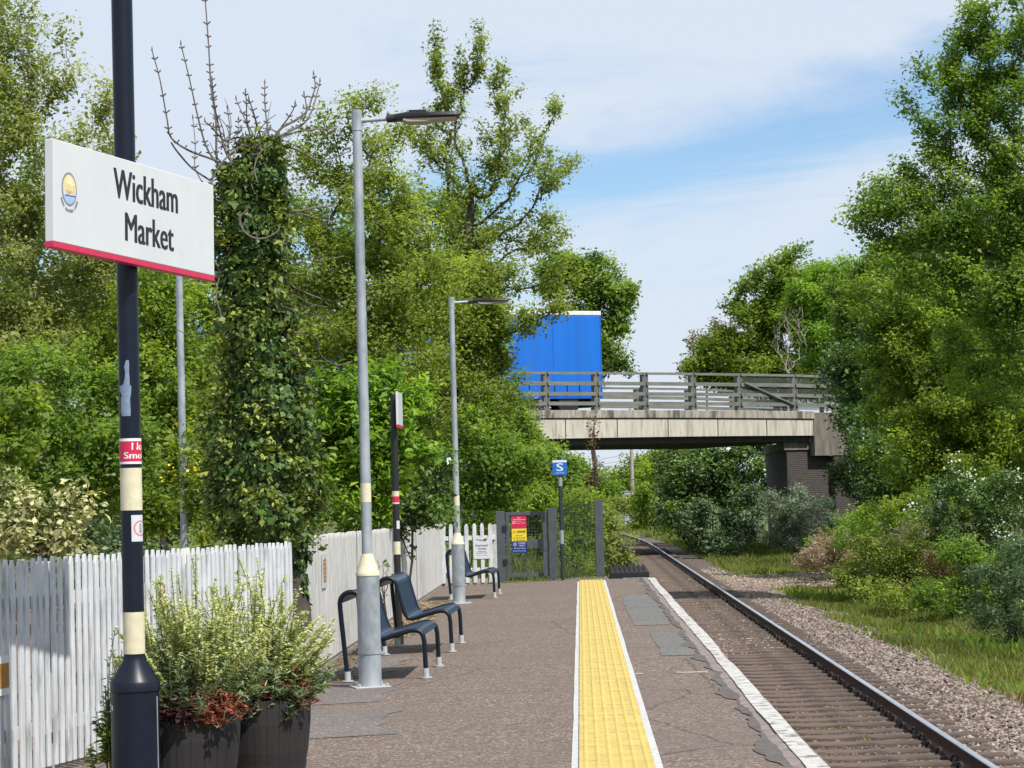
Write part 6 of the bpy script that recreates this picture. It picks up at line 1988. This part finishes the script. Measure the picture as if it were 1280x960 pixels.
# ------------------------------------------------------------------ grass
def grass(name, label, n, fn, h, seed, leaf='grass', yr=(20, 110), xr=(4, 9), wd=0.012, power=1.3):
    r = np.random.default_rng(seed)
    y = yr[0] + (yr[1] - yr[0]) * r.random(n) ** power
    x = r.uniform(*xr, n)
    dens = fn(x, y) * (0.72 + 0.38 * np.sin(x * 2.3 + y * 0.7) * np.sin(y * 0.5 - x * 1.1) + 0.25 * np.sin(x * 7 + y * 2))
    k = r.random(n) < dens
    x, y = x[k], y[k]; n = len(x)
    x = x + track_off(y)
    z = ground_z(x, y)
    hh = h * r.uniform(0.35, 1.2, n) * (0.8 + 0.35 * np.sin(x * 3 + y))
    a = r.uniform(0, 2 * math.pi, n); lean = r.uniform(0.05, 0.6, n)
    w = (wd * (1 + y / 60))[:, None]
    sd = np.stack([np.cos(a), np.sin(a), np.zeros(n)], 1)
    b2_ = r.uniform(0, 2 * math.pi, n)
    tipo = np.stack([np.cos(b2_) * lean * hh, np.sin(b2_) * lean * hh, hh], 1)
    P = np.stack([x, y, z - 0.01], 1)
    mid = P + tipo * np.array([0.35, 0.35, 0.6])
    V = np.stack([P - sd * w * 0.5, P + sd * w * 0.5, mid + sd * w * 0.35, P + tipo, mid - sd * w * 0.35], 1).reshape(-1, 3)
    o = raw_mesh(name, V, 5, LM[leaf], np.clip(r.normal(0.5, 0.22, n) + 0.15 * np.sin(x * 1.3 + y * 0.4), 0, 1))
    tag(o, label, 'grass', kind='stuff')


grass('verge_grass', 'green grass verge along the ballast on the right', 150000,
      lambda x, y: sstep(5.0, 5.7, x + 0.0 * y + 0.15 * np.sin(y * 0.8)) * sstep(9.0, 7.8, x) * (1 - np.exp(-((y - 73) / 7.5) ** 2) * 1.2) * sstep(21, 32, y), 0.17, 61, yr=(21, 66), xr=(4.7, 9), power=1.1)
grass('verge_grass', 'bright grass along the track near and beyond the bridge', 60000,
      lambda x, y: sstep(4.6, 5.2, x), 0.30, 62, yr=(78, 210), xr=(4.6, 9), power=1.6, wd=.014)
grass('dry_grass', 'dry straw coloured grass mixed into the verge', 60000, lambda x, y: sstep(5.1, 5.8, x) * (sstep(38, 28, y) + 0.45 * (np.sin(x * 1.9 + y * .33) > 0.2)), 0.15, 63, leaf='drygrass', yr=(21, 66), xr=(5, 8), power=1.2)
grass('track_side_grass', 'long grass left of the track past the platform end', 26000, lambda x, y: sstep(1.9, 1.3, x), 0.42, 64, yr=(44.4, 90), xr=(-2.2, 1.7), wd=.012, power=1.5)
grass('left_bank_grass', 'grass under the bushes behind the gate', 16000, lambda x, y: 1.0 + 0 * x, 0.35, 65, yr=(44.6, 60), xr=(-5, 0.3))
grass('track_weeds', 'small green weeds sprouting between the rails', 420, lambda x, y: np.exp(-((y - 25.0) / 1.8) ** 2) * np.exp(-((x - 2.7) / 0.28) ** 2) * 3, 0.10, 66, leaf='lime', yr=(21, 40), xr=(1.9, 3.3), wd=.02)
grass('fence_foot_weeds', 'weeds at the foot of the white fence behind the benches', 1600, lambda x, y: 1.0 + 0 * x, 0.14, 67, leaf='fresh', yr=(21, 43), xr=(-2.44, -2.3), wd=.014)


def litter(name, label, n, xr, yr, size, leaf, seed, zf):
    r = np.random.default_rng(seed)
    x = r.uniform(*xr, n); y = r.uniform(*yr, n)
    P = np.stack([x, y, np.array([zf(a) for a in x]) + 0.006 + r.random(n) * 0.02], 1)
    D = r.normal(0, 1, (n, 3)); D[:, 2] *= 0.15
    V = leaf_verts(P, D, np.array([[0, 0, 1.0]]) + r.normal(0, 0.25, (n, 3)), size * r.uniform(.5, 1.2, n), size * .5 * np.ones(n))
    tag(raw_mesh(name, V, 4, LM[leaf], r.random(n)), label, 'fallen leaves', kind='stuff')


grass('verge_weeds', 'broad leaved weeds scattered through the grass verge', 9000, lambda x, y: (np.sin(x * 3.1 + y * .9) * np.sin(y * .47 + x) > 0.35) * sstep(5.0, 5.6, x), 0.30, 68, leaf='mid', yr=(22, 66), xr=(5, 8.6), wd=.05)
grass('verge_weeds', 'low weeds creeping over the ballast shoulder', 5000, lambda x, y: (np.sin(x * 4.1 + y * 1.3) * np.sin(y * .77 + x) > 0.5) * sstep(4.5, 5.0, x), 0.10, 69, leaf='olive', yr=(21, 66), xr=(4.5, 5.8), wd=.03)
litter('fallen_leaves', 'heap of dry brown leaves along the fence foot past the second bench', 2600, (-2.42, -1.95), (27, 36), 0.06, 'straw', 71, pz)
litter('fallen_leaves', 'scattered dead leaves along the fence foot behind the nearest bench', 500, (-2.42, -2.0), (20.5, 27), 0.05, 'brown', 72, pz)
litter('fallen_leaves', 'leaf scraps swept along the foot of the grey gate', 500, (-2.3, 0.4), (43.25, 43.7), 0.045, 'mid', 73, pz)

# a wiry little shrub in front of the long fence
xb = gx(484, 25.9, 740)
bush('wiry_fence_shrub', 'thin wiry shrub with small dark leaves against the long fence', 27.0, [(478, 715, 16, 24, 0, 1), (470, 740, 12, 20, 0, 1)], leaf='dark', per_m2=40, nl=3, size=0.05, clus=.05, seed=80, ground=pz(-2.3), base=480)
print('LEAVES', NLEAF[0])
